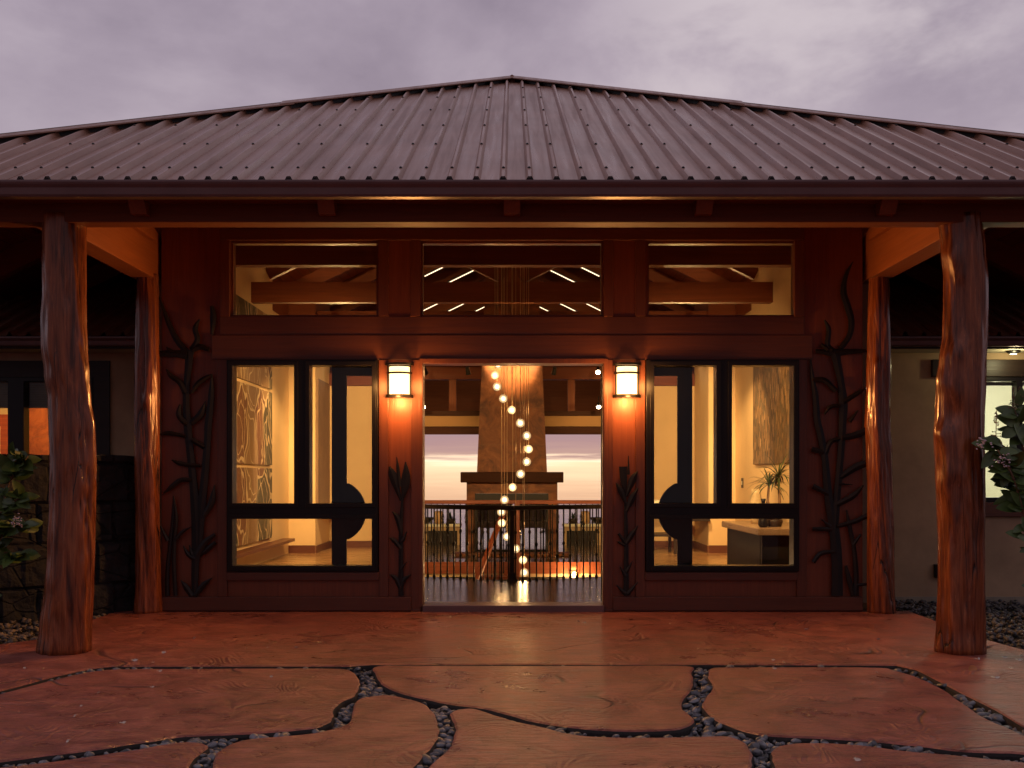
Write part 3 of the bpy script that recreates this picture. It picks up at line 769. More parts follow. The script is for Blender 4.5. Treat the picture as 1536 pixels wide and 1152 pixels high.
for row, t0 in enumerate((.30, 1.31, 2.31, 3.30, 4.28, 5.15)):
    k = 0; c = first
    while c < HALF:
        if HALF - abs(c) > t0 + .05 and (row == 0 or k % 5 in (0, 2, 3)):
            sm.lathe([(.011, -.01), (.013, .004), (.007, .011)], c, 0, 6)
            o = len(sm.v) - 18
            for q in range(o, len(sm.v)):
                x_, y_, z_ = sm.v[q]; sm.v[q] = (x_, DE + t0 + y_, ZE + PT * t0 + .043 + z_)
        c += STEP; k += 1
so = sm.build('roof_screw', IRON, house); so['kind'] = 'stuff'
# dark closure strip under the rib ends
ec = MB().box(-HALF, HALF, DE + .012, DE + .03, ZE - .03, ZE - .002)
c = first
while c < HALF - .06:
    if c > -HALF + .06: ec.prism([(c - .044, ZE - .028), (c + .044, ZE - .028), (c + .014, ZE + .030), (c - .014, ZE + .030)], DE - .046, DE - .036, 'Y')
    c += STEP
ec.build('eave_closure', FRAMEM, house)
def deck(poly, name, mat):
    """plank deck following the slope; poly = list of (x, y, z) on the roof surface"""
    n = len(poly)
    vs = [(x, y, z - .035) for x, y, z in poly] + [(x, y, z - .11) for x, y, z in poly]
    return MB().add(vs, [list(range(n)), list(range(n, 2 * n))[::-1]] + [(i, (i + 1) % n, n + (i + 1) % n, n + i) for i in range(n)]).build(name, mat, house)
DP = DE + HALF; ZP = ZE + PT * HALF
deck([(-HALF, DE, ZE), (HALF, DE, ZE), (0, DP, ZP)], 'plank_ceiling', PLANKX)
deck([(-HALF, DE, ZE), (0, DP, ZP), (0, YEND, ZP), (-HALF, YEND, ZE)], 'plank_ceiling', PLANKY)
deck([(HALF, DE, ZE), (HALF, YEND, ZE), (0, YEND, ZP), (0, DP, ZP)], 'plank_ceiling', PLANKY)
# hip and ridge caps
for s in (-1, 1):
    a = Vector((s * (HALF + .04), DE - .04, ZE + .058)); b = Vector((0, DP, ZP + .058))
    cut = at(155 if s < 0 else 1382, 190, 1)       # the lap joint of the two cap lengths
    lap = .60
    for (t0, t1, lift) in ((0, lap + .02, 0.0), (lap, 1, .012)):
        p, q = a.lerp(b, t0), a.lerp(b, t1)
        mb = MB(); vs = []
        for c in (p, q):
            out = Vector((s, 0, -PT)) * .12; inn = Vector((0, -1, -PT)) * .12
            up = Vector((0, 0, lift))
            vs += [c + inn + up - Vector((0, 0, .012)), c + inn + up, c + up + Vector((0, 0, .012)), c + out + up, c + out + up - Vector((0, 0, .012))]
        mb.add(vs, [(0, 1, 6, 5), (1, 2, 7, 6), (2, 3, 8, 7), (3, 4, 9, 8), (0, 5, 9, 4), (0, 4, 3, 2, 1), (5, 6, 7, 8, 9)])
        mb.build('hip_cap', ROOFM, house)
        if t0 == 0:
            MB().beam(a - Vector((0, 0, .058)), b - Vector((0, 0, .058)), .02, .13).build('hip_closure', FRAMEM, house)
mb = MB(); mb.prism([(-.14, ZP - .01), (0, ZP + .075), (.14, ZP - .01), (.14, ZP - .03), (-.14, ZP - .03)], DP - .05, YEND, 'Y'); mb.build('ridge_cap', ROOFM, house)
# --- rafters and trusses
def zroof(x): return ZE + PT * (HALF - abs(x))
for i, Y in enumerate((11.45, 13.05, 14.7, 16.3, 17.95, 19.5, 21.0, 22.7, 24.4, 26.0, 27.9, 29.4)):
    for s in (-1, 1):
        xin = .06 if Y > DP else DP - Y + .15
        segs = ((3.74, xin), (5.95, 3.92)) if Y < 19 else ((5.95, xin),)
        for xo, xi in segs:
            MB().beam((s * xo, Y, zroof(xo) - .23), (s * xi, Y, zroof(xi) - .23), .115, .235).build('rafter', BEAMX, house)
for Y in (12.7, 15.4, 18.1, 20.8, 23.5):
    hw = 3.748 if Y < 17.8 else (3.29 if Y < 19.2 else 4.9)
    MB().box(-hw, hw, Y - .08, Y + .08, 3.85, 4.14).build('tie_beam', BEAMX, house)
    if Y > 14:
        MB().box(-.10, .10, Y - .07, Y + .07, 4.143, ZP - .36).build('king_post', BEAMZ, house)
        for s in ((-1, 1) if Y < 16 else ()):
            MB().beam((s * .11, Y, 4.22), (s * 1.95, Y, 5.13), .13, .2).build('truss_strut', BEAMX, house)
for s in (-1, 1):
    MB().beam((s * 3.3, DP - 3.3, zroof(3.3) - .26), (s * .1, DP - .1, ZP - .29), .15, .26).build('hip_rafter', BEAMY, house)
MB().box(-.07, .07, DP, YEND, ZP - .36, ZP - .12).build('ridge_beam', BEAMY, house)
# --- inner walls
for s in (-1, 1):
    # long side walls up to the sloping roof
    a, b = s * X_WALL, s * 3.795
    top = zroof(3.795) - .115
    MB().box(a, b, DW + .292, 16.7, -.1, top).build('side_wall', PLASTER, house)
    MB().box(a, b, 16.703, 18.05, -.1, 3.95).build('side_wall', PLASTER, house)
    MB().box(a, b, 16.703, 18.05, 3.953, top).build('wall_boards', BEAMX, house)
    MB().box(s * 3.506, s * 3.794, DW + .235, DW + .29, -.1, 4.7).build('side_wall', PLASTERW, house)
    # wall facing the door, then the deeper side wall, then the sea-side wall
    MB().box(s * 3.30, s * X_WALL - s * .001, 17.9, 18.04, IN - .05, 3.95).build('side_wall', PLASTER, house)
    MB().box(s * 3.30, s * X_WALL - s * .001, 17.9, 18.04, 3.953, zroof(3.75) - .3).build('wall_boards', BEAMX, house)
    MB().box(s * 3.30, s * 3.44, 18.043, 19.3, IN - .05, 3.95).build('side_wall', PLASTER, house)
    MB().box(s * 3.30, s * 3.44, 18.043, 19.3, 3.953, zroof(3.44) - .3).build('wall_boards', BEAMX, house)
    MB().box(s * 1.75, s * 4.9, 19.303, 19.48, -.1, 2.98).build('back_wall', PLASTER, house)
    MB().box(s * 1.75, s * 3.29, 19.28, 19.302, IN, IN + .12).build('baseboard', TRIMW, house)
    MB().box(s * 3.301, s * X_WALL - s * .003, 17.878, 17.899, IN, IN + .13).build('baseboard', TRIMW, house)
    MB().box(s * 3.278, s * 3.299, 17.9, 19.27, IN, IN + .12).build('baseboard', TRIMW, house)
    MB().box(s * 1.75, s * 4.9, 19.26, 19.50, 2.985, 3.20).build('wall_plate', BEAMX, house)
    MB().box(s * 1.01, s * 1.14, 19.33, 19.46, 2.532, 3.097).build('lintel_post', BEAMZ, house)
MB().box(-1.75, 1.75, 19.31, 19.47, 2.11, 2.25).build('opening_header', MANTELW, house)
MB().box(-1.75, 1.75, 19.325, 19.455, 2.253, 2.44).build('opening_header', BANDP, house)
MB().box(-1.75, 1.75, 19.31, 19.47, 2.443, 2.53).build('opening_header', MANTELW, house)
MB().box(-1.749, 1.749, 19.27, 19.49, 3.10, 3.52).build('lintel_beam', BEAMX, house)
# lanai gable wall band far behind (boards under the roof end)
MB().prism([(-5.6, 3.12), (5.6, 3.12), (5.6, 3.55), (.0, ZP - .3), (-5.6, 3.55)], 30.0, 30.1, 'Y').build('gable_boards', BEAMX, house)
# --- floors
V0, VX, VY, VB = 13.08, 1.62, 13.98, 16.0           # stairwell: bow point, half width, shoulder, far edge
fl = MB()
P3 = lambda pts: [(x, y, IN) for x, y in pts]
def quad(*pts): fl.add(P3(pts), [list(range(len(pts)))])
quad((-1.9, DW + .24), (0, DW + .24), (0, V0), (-VX, VY), (-1.9, VY))
quad((0, DW + .24), (1.9, DW + .24), (1.9, VY), (VX, VY), (0, V0))
quad((-1.9, VY), (-VX, VY), (-VX, VB), (-1.9, VB)); quad((VX, VY), (1.9, VY), (1.9, VB), (VX, VB))
quad((-1.9, VB), (1.9, VB), (1.9, 26.5), (-1.9, 26.5))
struct(fl.build('floor', m_tile()), 'dark glossy slate tile floor inside the doorway')
for s in (-1, 1):
    struct(MB().box(s * 1.903, s * 3.748, DW + .205, 19.3, IN - .06, IN).build('floor', FLOORW), 'warm wooden floor of the side hall')
    struct(MB().box(s * 1.903, s * 6.5, 19.49, 26.5, IN - .06, IN - .002).build('floor', PLASTERW), 'stone lanai floor')
st = thing('stairwell', 'plastered stairwell opening behind the iron railing, trimmed in red wood', 'stairwell')
wl = MB()
ring = [(0, V0), (VX, VY), (VX, VB), (-VX, VB), (-VX, VY)]
wl.add([(x, y, z) for z in (IN - .004, -2.7) for x, y in ring], [(i, (i + 1) % 5, 5 + (i + 1) % 5, 5 + i) for i in range(5)] + [[5, 6, 7, 8, 9]])
wl.build('well_wall', PLASTER, st, fix=False)
MB().box(-VX + .002, VX - .002, VB - .03, VB - .002, IN - .17, IN + .006).build('edge_trim', REDW, st)

# ================================================================== RAILINGS AND STAIR
def baluster_mesh(kind, hgt):
    mb = MB(); r = .0092
    prof = [(.020, 0), (.020, .018), (.013, .035), (r, .045)]
    kn = {0: (.30, .62), 1: (.46,), 2: (.62,)}[kind]
    for z in kn:
        z *= hgt / .9
        prof += [(r, z - .024), (.017, z - .011), (.019, z), (.017, z + .011), (r, z + .024)]
    prof += [(r, hgt)]
    mb.lathe(prof, n=8)
    if kind == 2:
        for a in range(4):
            pts = []
            for i in range(9):
                u = i / 8; an = a * math.pi / 2 + u * 4; rr = .022 * math.sin(math.pi * u)
                pts.append((rr * math.cos(an), rr * math.sin(an), hgt * .70 + .12 * u))
            mb.tube(pts, .0035, 5)
    return mb
def railing(name, label, pts, hgt, spacing, rail_mat, kinds, rail_w=.065):
    t = thing(name, label, 'railing')
    protos = {}
    for i, (p, q) in enumerate(zip(pts, pts[1:])):
        p, q = Vector(p), Vector(q)
        MB().beam(p + Vector((0, 0, hgt - .028)), q + Vector((0, 0, hgt - .028)), rail_w, .056).build('handrail', rail_mat, t, bevel=.010)
        n = int((q - p).length / spacing)
        for k in range(1, n + 1):
            c = p + (q - p).normalized() * spacing * (k - (.5 if i == 0 and p.x < 0 else .5))
            kd = kinds[k % len(kinds)]
            if kd not in protos: protos[kd] = baluster_mesh(kd, hgt - .057).build('baluster', IRON, t, smooth=True); o = protos[kd]
            else: o = protos[kd].copy(); C.objects.link(o); o.parent = t
            o.location = c
    return t
RH = .93
ang = Vector((1.50, .85, 0))
rl = railing('stair_railing', 'black iron railing with dark wooden handrail just inside the open doorway',
             [(0.0, V0 - .03, IN), (-1.56, V0 - .03 + .86, IN)], RH, .0985, DARKW, (0, 1, 0, 1, 2, 1))
def extend_rail(t, p, q, hgt, spacing, mat, kinds):
    p, q = Vector(p), Vector(q)
    MB().beam(p + Vector((0, 0, hgt - .028)), q + Vector((0, 0, hgt - .028)), .065, .056).build('handrail', mat, t, bevel=.010)
    src = {}
    n = int((q - p).length / spacing)
    for k in range(1, n + 1):
        kd = kinds[k % len(kinds)]
        if kd not in src: o = src[kd] = baluster_mesh(kd, hgt - .057).build('baluster', IRON, t, smooth=True)
        else: o = src[kd].copy(); C.objects.link(o); o.parent = t
        o.location = p + (q - p).normalized() * spacing * (k - .5)
extend_rail(rl, (0.002, V0 - .03, IN), (1.56, V0 - .03 + .86, IN), RH, .0985, DARKW, (1, 0, 1, 0, 1, 2))
MB().lathe([(.040, IN), (.040, IN + .10), (.030, IN + .12), (.030, IN + .28), (.038, IN + .30), (.030, IN + .33), (.034, IN + .6), (.030, IN + .80), (.040, IN + .84), (.040, IN + RH - .057)], 0.0, V0 - .03, 12).build('newel_post', DARKW, rl, smooth=False)
rl2 = railing('stair_railing', 'far iron railing with red wooden handrail across the stairwell in front of the fireplace', [(-1.6, VB + .03, IN), (1.6, VB + .03, IN)], .93, .0865, REDW, (1, 0, 1, 2), .06)
MB().box(.035, .115, VB - .05, VB + .03, -.6, IN + .92).build('newel_post', REDW, rl2, bevel=.008)
sr = thing('staircase', 'red wooden staircase dropping below the doorway floor behind the railing', 'stairs')
MB().beam((-.10, 15.9, .875), (-.52, 14.0, -.16), .07, .065).build('handrail', REDW, sr, bevel=.01)
src = None
for i in range(8):
    u = (i + .5) / 8
    c = Vector((-.10, 15.9, -.02)).lerp(Vector((-.52, 14.0, -1.06)), u)
    o = MB().lathe([(.012, 0), (.0075, .02), (.0075, .40), (.014, .42), (.0075, .44), (.0075, .87)], n=8).build('baluster', IRON, sr) if src is None else src.copy()
    if src is None: src = o
    else: C.objects.link(o); o.parent = sr
    o.location = c
for i in range(9):
    y = 15.85 - .235 * i; z = IN - .175 * (i + 1)
    MB().box(-.55 - .04 * i, .10 - .04 * i, y - .27, y, z - .045, z).build('tread', REDW, sr)
MB().beam((-.06, 15.9, -.16), (-.50, 14.0, -1.25), .05, .26).build('stringer', REDW, sr)

# ================================================================== CHANDELIER
ch = thing('chandelier', 'spiral chandelier of small glowing glass globes hung over the stairwell', 'chandelier')
CHX, CHY = 0.0, 14.35
MB().lathe([(.36, 4.385), (.36, 4.34), (.33, 4.325), (.0, 4.325)], CHX, CHY, 28).build('canopy', IRON, ch)
GLOW = emit('lamp_bulb', (1.0, .70, .36), 6)
GL = [(747, 547), (742.5, 563), (745.6, 580), (754.8, 598), (767.7, 615), (780.5, 634.6), (790, 653.6), (793, 673.7), (790, 692.6), (781, 711), (769, 731), (756.7, 749.7), (752, 768), (752.8, 784.5), (760.6, 805), (773.7, 823), (784.5, 840), (786.5, 858.7)]
CORD = plain('lamp_cord', (.50, .34, .18), .35, .6)
for i, (px, py) in enumerate(GL):
    ph = math.asin(max(-1, min(1, (px - 767.5) / 26.0)))
    back = 1 if 4 <= i < 9 or i < 1 else -1
    y = CHY + .22 * math.cos(ph) * (1 if (i // 5) % 2 == 0 else -1)
    p = at(px, py, y)
    MB().tube([(p.x, p.y, p.z + .05), (p.x, p.y, 4.33)], .0036, 5).build('cord', CORD, ch)
    g = MB().lathe([(0.001, p.z - .057)] + [(.057 * math.sin(math.pi * k / 12), p.z - .057 * math.cos(math.pi * k / 12)) for k in range(1, 12)] + [(.001, p.z + .057)], p.x, p.y, 18).build('globe', GLOBEC, ch, smooth=True)
    MB().lathe([(0.001, p.z - .034)] + [(.034 * math.sin(math.pi * k / 8), p.z - .034 * math.cos(math.pi * k / 8)) for k in range(1, 9)], p.x, p.y, 12).build('bulb', GLOW, g, smooth=True)
    if i % 3 == 1: lamp('globe_light', 'POINT', tuple(p + Vector((0, -.02, .0))), P_GLOBE, WARM, ch, .05)

# ================================================================== FIREPLACE
fp = thing('fireplace', 'tall tapering plaster fireplace with dark wood mantel and see-through firebox', 'fireplace')
Yf = 17.5; kf = Yf / F
zm = CZ + (PY - 724) * kf
MB().grid_holes([-.745, -.61, .60, .745], [IN, IN + .04, CZ + (PY - 740) * kf, zm], [(-.61, .60, IN + .04, CZ + (PY - 740) * kf)], Yf, Yf + .75, lambda u, w, d: (u, d, w)).build('chimney_body', CHIM, fp)
fr = MB().grid_holes([-.609, -.56, .55, .599], [IN + .041, IN + .08, CZ + (PY - 752) * kf, CZ + (PY - 740.2) * kf], [(-.56, .55, IN + .08, CZ + (PY - 752) * kf)], Yf + .02, Yf + .07, lambda u, w, d: (u, d, w)).build('firebox_frame', IRON, fp)
MB().box(-.56, .55, Yf + .04, Yf + .046, IN + .08, CZ + (PY - 752) * kf).build('glass_pane', GLASS, fr)
MB().box(-.84, .84, Yf - .12, Yf + .80, zm + .002, CZ + (PY - 708) * kf).build('mantel', MANTELW, fp, bevel=.012)
zb, zt = CZ + (PY - 708) * kf + .002, 5.6
wt = .56 - .075 * (zt - zb) / 1.85
MB().add([(-.575, Yf, zb), (.575, Yf, zb), (.575, Yf + .7, zb), (-.575, Yf + .7, zb), (-wt, Yf + .08, zt), (wt, Yf + .08, zt), (wt, Yf + .6, zt), (-wt, Yf + .6, zt)],
         [(0, 1, 5, 4), (1, 2, 6, 5), (2, 3, 7, 6), (3, 0, 4, 7), (4, 5, 6, 7), (3, 2, 1, 0)]).build('chimney_breast', CHIM, fp)
MB().box(-.95, .95, Yf - .45, Yf - .002, IN, IN + .05).build('hearth', CHIM, fp, bevel=.01)

# ================================================================== WALL LANTERNS
SHADE = emit('lantern_diffuser', (1.0, .60, .25), 2.4)
def lantern(cx_px, label):
    cx = wx(cx_px); Y0 = DW - .001
    t = thing('wall_lantern', label, 'wall lamp', 'lanterns beside the doorway', (cx, Y0, wz(572)))
    def z(py): return wz(py) - wz(572)
    def half(r, dy, n=14): return [(r * math.cos(math.pi + math.pi * i / n), dy + (r * 1.0) * math.sin(math.pi + math.pi * i / n)) for i in range(n + 1)]
    MB().box(-.10, .10, -.014, 0, z(596), z(548)).build('backplate', IRON, t, bevel=.003)
    MB().prism(half(.102, -.016), z(592.5), z(551), 'Z').build('diffuser', SHADE, t)
    for name, zc, r, h in (('top_ring', 547.3, .145, .011), ('middle_ring', 560.5, .128, .009), ('base_ring', 595, .140, .016)):
        outer = half(r, -.012, 20); inner = half(.106 if name != 'base_ring' else .06, -.012, 20)[::-1]
        MB().prism(outer + inner, z(zc) - h, z(zc) + h, 'Z').build(name, IRON, t)
    for s in (-1, 1):
        MB().tube([(s * .112, -.05, z(596)), (s * .112, -.05, z(547))], .0075, 8).build('upright_rod', IRON, t)
    LC = (1.0, .44, .115)
    lamp('lantern_light', 'POINT', (cx, Y0 - .21, wz(601)), 21, LC, t, .05)
    for sx, pw in ((-1, P_SCONCE), (1, P_SCONCE)):
        lamp('lantern_light', 'POINT', (cx + sx * .19, Y0 - .21, wz(580)), 6.5, LC, t, .07)
        p0 = (cx + sx * .16, Y0 - .34, wz(571))
        lamp('lantern_light', 'SPOT', p0, pw * (1.0 if sx * cx > 0 else .45), LC, t, .05, (cx + sx * 1.0, Y0 - 1.0, wz(588)), 128, .9)
lantern(599.5, 'glowing lantern with dark metal rings beside the doorway, nearer the rock wall')
lantern(940, 'glowing lantern with dark metal rings beside the doorway, nearer the pale lit window')

# ================================================================== STEEL PLANT RELIEFS
def ribbon(pts, widths, order):
    """flat cut-steel stroke on the facade, tapering by the widths (photo pixels)"""
    P = [Vector((wx(a), wz(b))) for a, b in pts]; W = [w / 150 / 2 for w in widths]
    out = []; n = len(P); sub = 5
    for i in range(n - 1):
        p0 = P[max(i - 1, 0)]; p1 = P[i]; p2 = P[i + 1]; p3 = P[min(i + 2, n - 1)]
        for k in range(sub + (1 if i == n - 2 else 0)):
            u = k / sub
            c = .5 * (2 * p1 + (p2 - p0) * u + (2 * p0 - 5 * p1 + 4 * p2 - p3) * u * u + (3 * p1 - p0 - 3 * p2 + p3) * u ** 3)
            out.append((c, W[i] + (W[i + 1] - W[i]) * (u * u * (3 - 2 * u))))
    mb = MB(); vs = []; m = len(out)
    y0 = DW - .030 - order * .0021; y1 = y0 - .014
    for i, (c, w) in enumerate(out):
        t = (out[min(i + 1, m - 1)][0] - out[max(i - 1, 0)][0])
        t = t.normalized() if t.length > 1e-6 else Vector((0, 1)); nn = Vector((-t.y, t.x)) * max(w, .0025)
        a, b = c + nn, c - nn
        ridge = min(.016, w * .8)
        vs += [(a.x, y0, a.y), (a.x, y1, a.y), (c.x, y1 - ridge * .6, c.y), (b.x, y1, b.y), (b.x, y0, b.y)]
    fs = [(5 * i + k, 5 * i + (k + 1) % 5, 5 * (i + 1) + (k + 1) % 5, 5 * (i + 1) + k) for i in range(m - 1) for k in range(5)]
    fs += [(0, 1, 2, 3, 4), tuple(5 * (m - 1) + k for k in (4, 3, 2, 1, 0))]
    return mb.add(vs, fs)
def relief(name, label, stems, leaves):
    t = thing(name, label, 'wall sculpture', 'steel plant reliefs on the facade')
    n = 0
    for pts, w in stems: ribbon(pts, w, n % 6).build('stem', STEEL, t); n += 1
    for pts, w in leaves: ribbon(pts, w, (n % 7) + 1).build('leaf', STEEL, t); n += 1
relief('steel_plant', 'tall dark steel plant relief on the facade beside the rock wall, arms spread wide',
  [([(293.5, 893), (294.6, 847), (296.7, 816), (294.6, 764), (290.4, 712), (285, 660), (283, 638), (281, 607), (282, 575), (285, 544), (285, 525)], [9, 11, 15, 13, 11, 11, 12, 10, 9, 11, 17]),
   ([(301, 822), (304, 764), (309, 712), (313, 660), (314, 638), (318.5, 596), (319.6, 562)], [8, 12, 11, 10, 11, 9, 2]),
   ([(253, 893), (253, 858), (257, 816), (261, 777), (262, 743)], [6, 6, 5, 4, 1]),
   ([(265.4, 893), (263, 847), (264, 806), (266.5, 777), (262.5, 744)], [6, 6, 5, 5, 1])],
  [([(319.6, 563), (308, 569), (298, 577), (289, 590)], [3, 7, 7, 4]), ([(239, 532), (258, 531), (283, 533)], [8, 10, 14]), ([(252, 521), (258, 527), (270, 531)], [1, 6, 6]),
   ([(239, 441), (255, 486), (267.5, 511), (281, 527)], [1, 7, 9, 10]), ([(301, 480), (294.6, 494), (298, 510), (290, 526)], [2, 8, 8, 10]), ([(319.6, 460), (321.7, 477.5), (319.6, 503)], [5, 9, 4]),
   ([(290, 526), (302, 521), (316, 526)], [8, 9, 6]), ([(252, 554.6), (259, 565), (271.7, 574), (280, 590)], [2, 7, 8, 8]), ([(272.7, 607), (270.6, 623), (280, 635)], [3, 8, 8]), ([(268, 621), (276, 632), (282, 637)], [2, 6, 6]),
   ([(310, 602), (303, 621), (289, 635)], [1, 10, 8]), ([(240, 653.5), (255, 650), (281, 655)], [1, 7, 5]), ([(290, 660), (308, 671)], [7, 7]), ([(260, 690), (271.7, 695), (286, 697.5), (303, 698.5)], [2, 7, 7, 5]),
   ([(245.6, 742), (261, 729), (273.7, 720), (289, 720)], [1, 7, 7, 6]), ([(323.7, 727), (319.6, 752), (308, 774)], [1, 9, 6]), ([(324.8, 801), (309, 814), (298, 832)], [5, 9, 9]), ([(325, 813), (311, 825), (300, 833)], [5, 8, 5]),
   ([(277, 818), (284, 831), (294, 838)], [1, 6, 8]), ([(286, 817), (290, 832)], [1, 6]), ([(273.7, 870), (282, 881), (290, 893)], [1, 9, 7]), ([(320.6, 866), (307, 877), (295, 893)], [1, 8, 7]),
   ([(243.5, 789), (254, 811)], [2, 6]), ([(289, 790), (276, 797.5), (266.5, 809)], [1, 5, 5])])
relief('steel_plant', 'tall dark steel plant relief topped by one long curling blade, nearer the pale lit window',
  [([(1254, 893), (1254, 860), (1253, 832), (1250, 798), (1240.6, 741.6), (1236, 690), (1229, 651), (1224, 629), (1221.7, 596), (1217, 568), (1214, 540)], [17, 16, 16, 15, 12, 10, 10, 10, 9, 6, 2]),
   ([(1250, 800), (1254, 741.6), (1259, 685), (1261, 653.5), (1263, 607), (1259.7, 574.5), (1254, 545), (1250, 527)], [10, 10, 10, 10, 13, 10, 12, 17]),
   ([(1267.7, 765), (1273, 793.5), (1279, 820.6), (1282.4, 866), (1281, 893)], [2, 6, 6, 7, 10]), ([(1266.6, 848), (1272, 870), (1278, 893)], [4, 7, 6])],
  [([(1277, 394), (1267, 414), (1263, 438), (1269.4, 461.6), (1275, 483), (1271.6, 505), (1258, 524)], [1, 6, 9, 10, 9, 8, 8]), ([(1234.7, 481), (1241, 496), (1239, 518), (1246, 526)], [2, 7, 8, 8]), ([(1229, 517), (1240, 525)], [4, 7]),
   ([(1221.7, 527), (1250, 530)], [5, 13]), ([(1250, 530), (1276, 528), (1301, 527)], [12, 8, 4]), ([(1217, 570), (1234.7, 571), (1252, 587)], [6, 8, 7]), ([(1295.5, 583), (1280, 593), (1262, 604)], [3, 7, 8]),
   ([(1284.6, 616), (1272, 633)], [2, 6]), ([(1234.7, 622), (1243, 611), (1258, 609)], [2, 6, 6]), ([(1301, 644.5), (1279, 653.5), (1260, 657)], [11, 10, 8]), ([(1236, 680), (1245, 662.6), (1260, 658)], [8, 7, 5]),
   ([(1216, 674), (1234, 679)], [8, 7]), ([(1300, 694), (1281, 701), (1259, 716)], [10, 11, 7]), ([(1276.7, 727), (1256, 726)], [1, 5]), ([(1292.5, 728), (1276.7, 744), (1252, 757)], [2, 9, 8]),
   ([(1217, 729), (1240, 741)], [8, 6]), ([(1300.5, 772), (1279, 782), (1254, 789)], [8, 7, 6]), ([(1217, 793.5), (1246, 793.5)], [6, 7]), ([(1230.5, 779), (1244, 790)], [2, 6]), ([(1218, 843), (1229, 830), (1250, 827)], [6, 7, 5]),
   ([(1289, 801), (1277, 817)], [3, 6]), ([(1300.5, 875), (1282, 877)], [4, 4])])
relief('steel_plant', 'narrow steel stalk relief with spear leaves under the lantern nearer the rock wall',
  [([(602, 893), (602, 840), (602, 787), (604.7, 745)], [8, 7, 6, 3])],
  [([(585, 700), (591, 716), (602, 751)], [3, 13, 3]), ([(609, 693), (609.5, 720), (604, 752)], [2, 14, 3]), ([(595.7, 686), (598, 706), (600, 730)], [1, 5, 7]), ([(589, 767), (597, 777), (602, 800)], [1, 8, 5]), ([(584.5, 806), (592.5, 811), (602, 823)], [1, 7, 5]),
   ([(611, 797), (604, 812)], [2, 6]), ([(584.5, 861), (594, 867), (602, 884)], [1, 7, 6]), ([(617.5, 861), (607, 869), (601, 884)], [1, 7, 6]), ([(611, 842), (602, 853)], [1, 5])])
relief('steel_plant', 'narrow steel stalk relief with spear leaves under the lantern nearer the pale lit window',
  [([(938.7, 893), (938.7, 845), (938.7, 803), (937, 738)], [8, 7, 6, 3])],
  [([(934, 700), (934.5, 716), (937, 742)], [12, 11, 3]), ([(942, 684), (942, 712)], [1, 4]), ([(956, 706), (948, 720), (938.7, 745)], [1, 11, 3]), ([(923, 724), (930, 736), (938.7, 757)], [1, 9, 4]),
   ([(956, 732), (947, 748), (939, 767)], [2, 10, 4]), ([(956, 788), (946, 803), (938.7, 815)], [1, 8, 5]), ([(927, 800), (937, 814)], [4, 6]), ([(926, 812), (937, 818)], [3, 5]), ([(929, 849), (938, 864)], [1, 7]), ([(948, 841), (939, 857)], [1, 6]),
   ([(924, 877), (937, 890)], [2, 7]), ([(956, 872), (941, 890)], [1, 7])])

# ================================================================== INSIDE: ART, SHELVES, CONSOLE
XW = X_WALL - .001
for nm, z0, z1, lb in (('art_panel', .40, 1.47, 'lowest of three stacked carved art panels, just above the wall ledge'), ('art_panel', 1.52, 2.64, 'middle of three stacked carved art panels, with tall dark leaf shapes'), ('art_panel', 2.69, 3.80, 'topmost of three stacked carved art panels, seen through the upper window too')):
    tag(MB().box(-XW + .001, -XW + .04, 12.6, 16.5, z0, z1).build(nm, ART, bevel=.004), lb, 'wall art', 'carved panels on the hall wall')
ls = tag(MB().box(-XW, -XW + .20, 12.4, 17.45, .285, .335).build('wall_ledge', TRIMW, bevel=.006), 'long brown wooden ledge under the carved art panels', 'wall shelf')
tag(MB().box(-3.299, -3.27, 18.0, 19.15, .86, 3.0).build('brown_panel', plain('brown_hanging', (.22, .13, .075), .7, 0, .12, 4, .05)), 'plain brown panel hung on the wall near the carved art', 'wall art')
tag(MB().box(-3.268, -3.05, 17.96, 19.2, .76, .85).build('wall_shelf', PALEW, bevel=.006), 'short pale shelf under the plain brown panel', 'wall shelf')
tag(MB().box(3.0, 3.299, 17.75, 19.0, .60, .70).build('wall_shelf', DARKW, bevel=.006), 'dark wooden wall shelf in the hall with the console table', 'wall shelf')
tag(MB().box(XW - .045, XW - .001, 13.6, 16.4, 1.53, 3.42).build('bark_panel', BARK, bevel=.006), 'large bark mosaic panel on the hall wall above the potted palm', 'wall art')
sw = thing('light_switch', 'small metal light switch plate on the wall beside the bark panel', 'switch')
MB().box(XW - .008, XW - .001, 17.28, 17.42, 1.16, 1.32).build('switch_plate', DARKW, sw); MB().box(XW - .014, XW - .0085, 17.33, 17.37, 1.21, 1.27).build('rocker', PALEW, sw)
ct = thing('console_table', 'heavy wooden console table with dark panelled base behind the window', 'table')
MB().box(2.88, 3.70, 12.48, 14.66, .655, .735).build('table_top', wood('console_top', (.20, .12, .07), (.36, .24, .15), 'Y', .3), ct, bevel=.01)
MB().box(2.95, 3.66, 12.58, 12.66, IN, .652).build('side_panel', BLACKW, ct); MB().box(2.95, 3.02, 12.70, 14.55, IN, .652).build('front_panel', BLACKW, ct)
MB().box(2.95, 3.66, 14.56, 14.62, IN, .652).build('side_panel', BLACKW, ct)
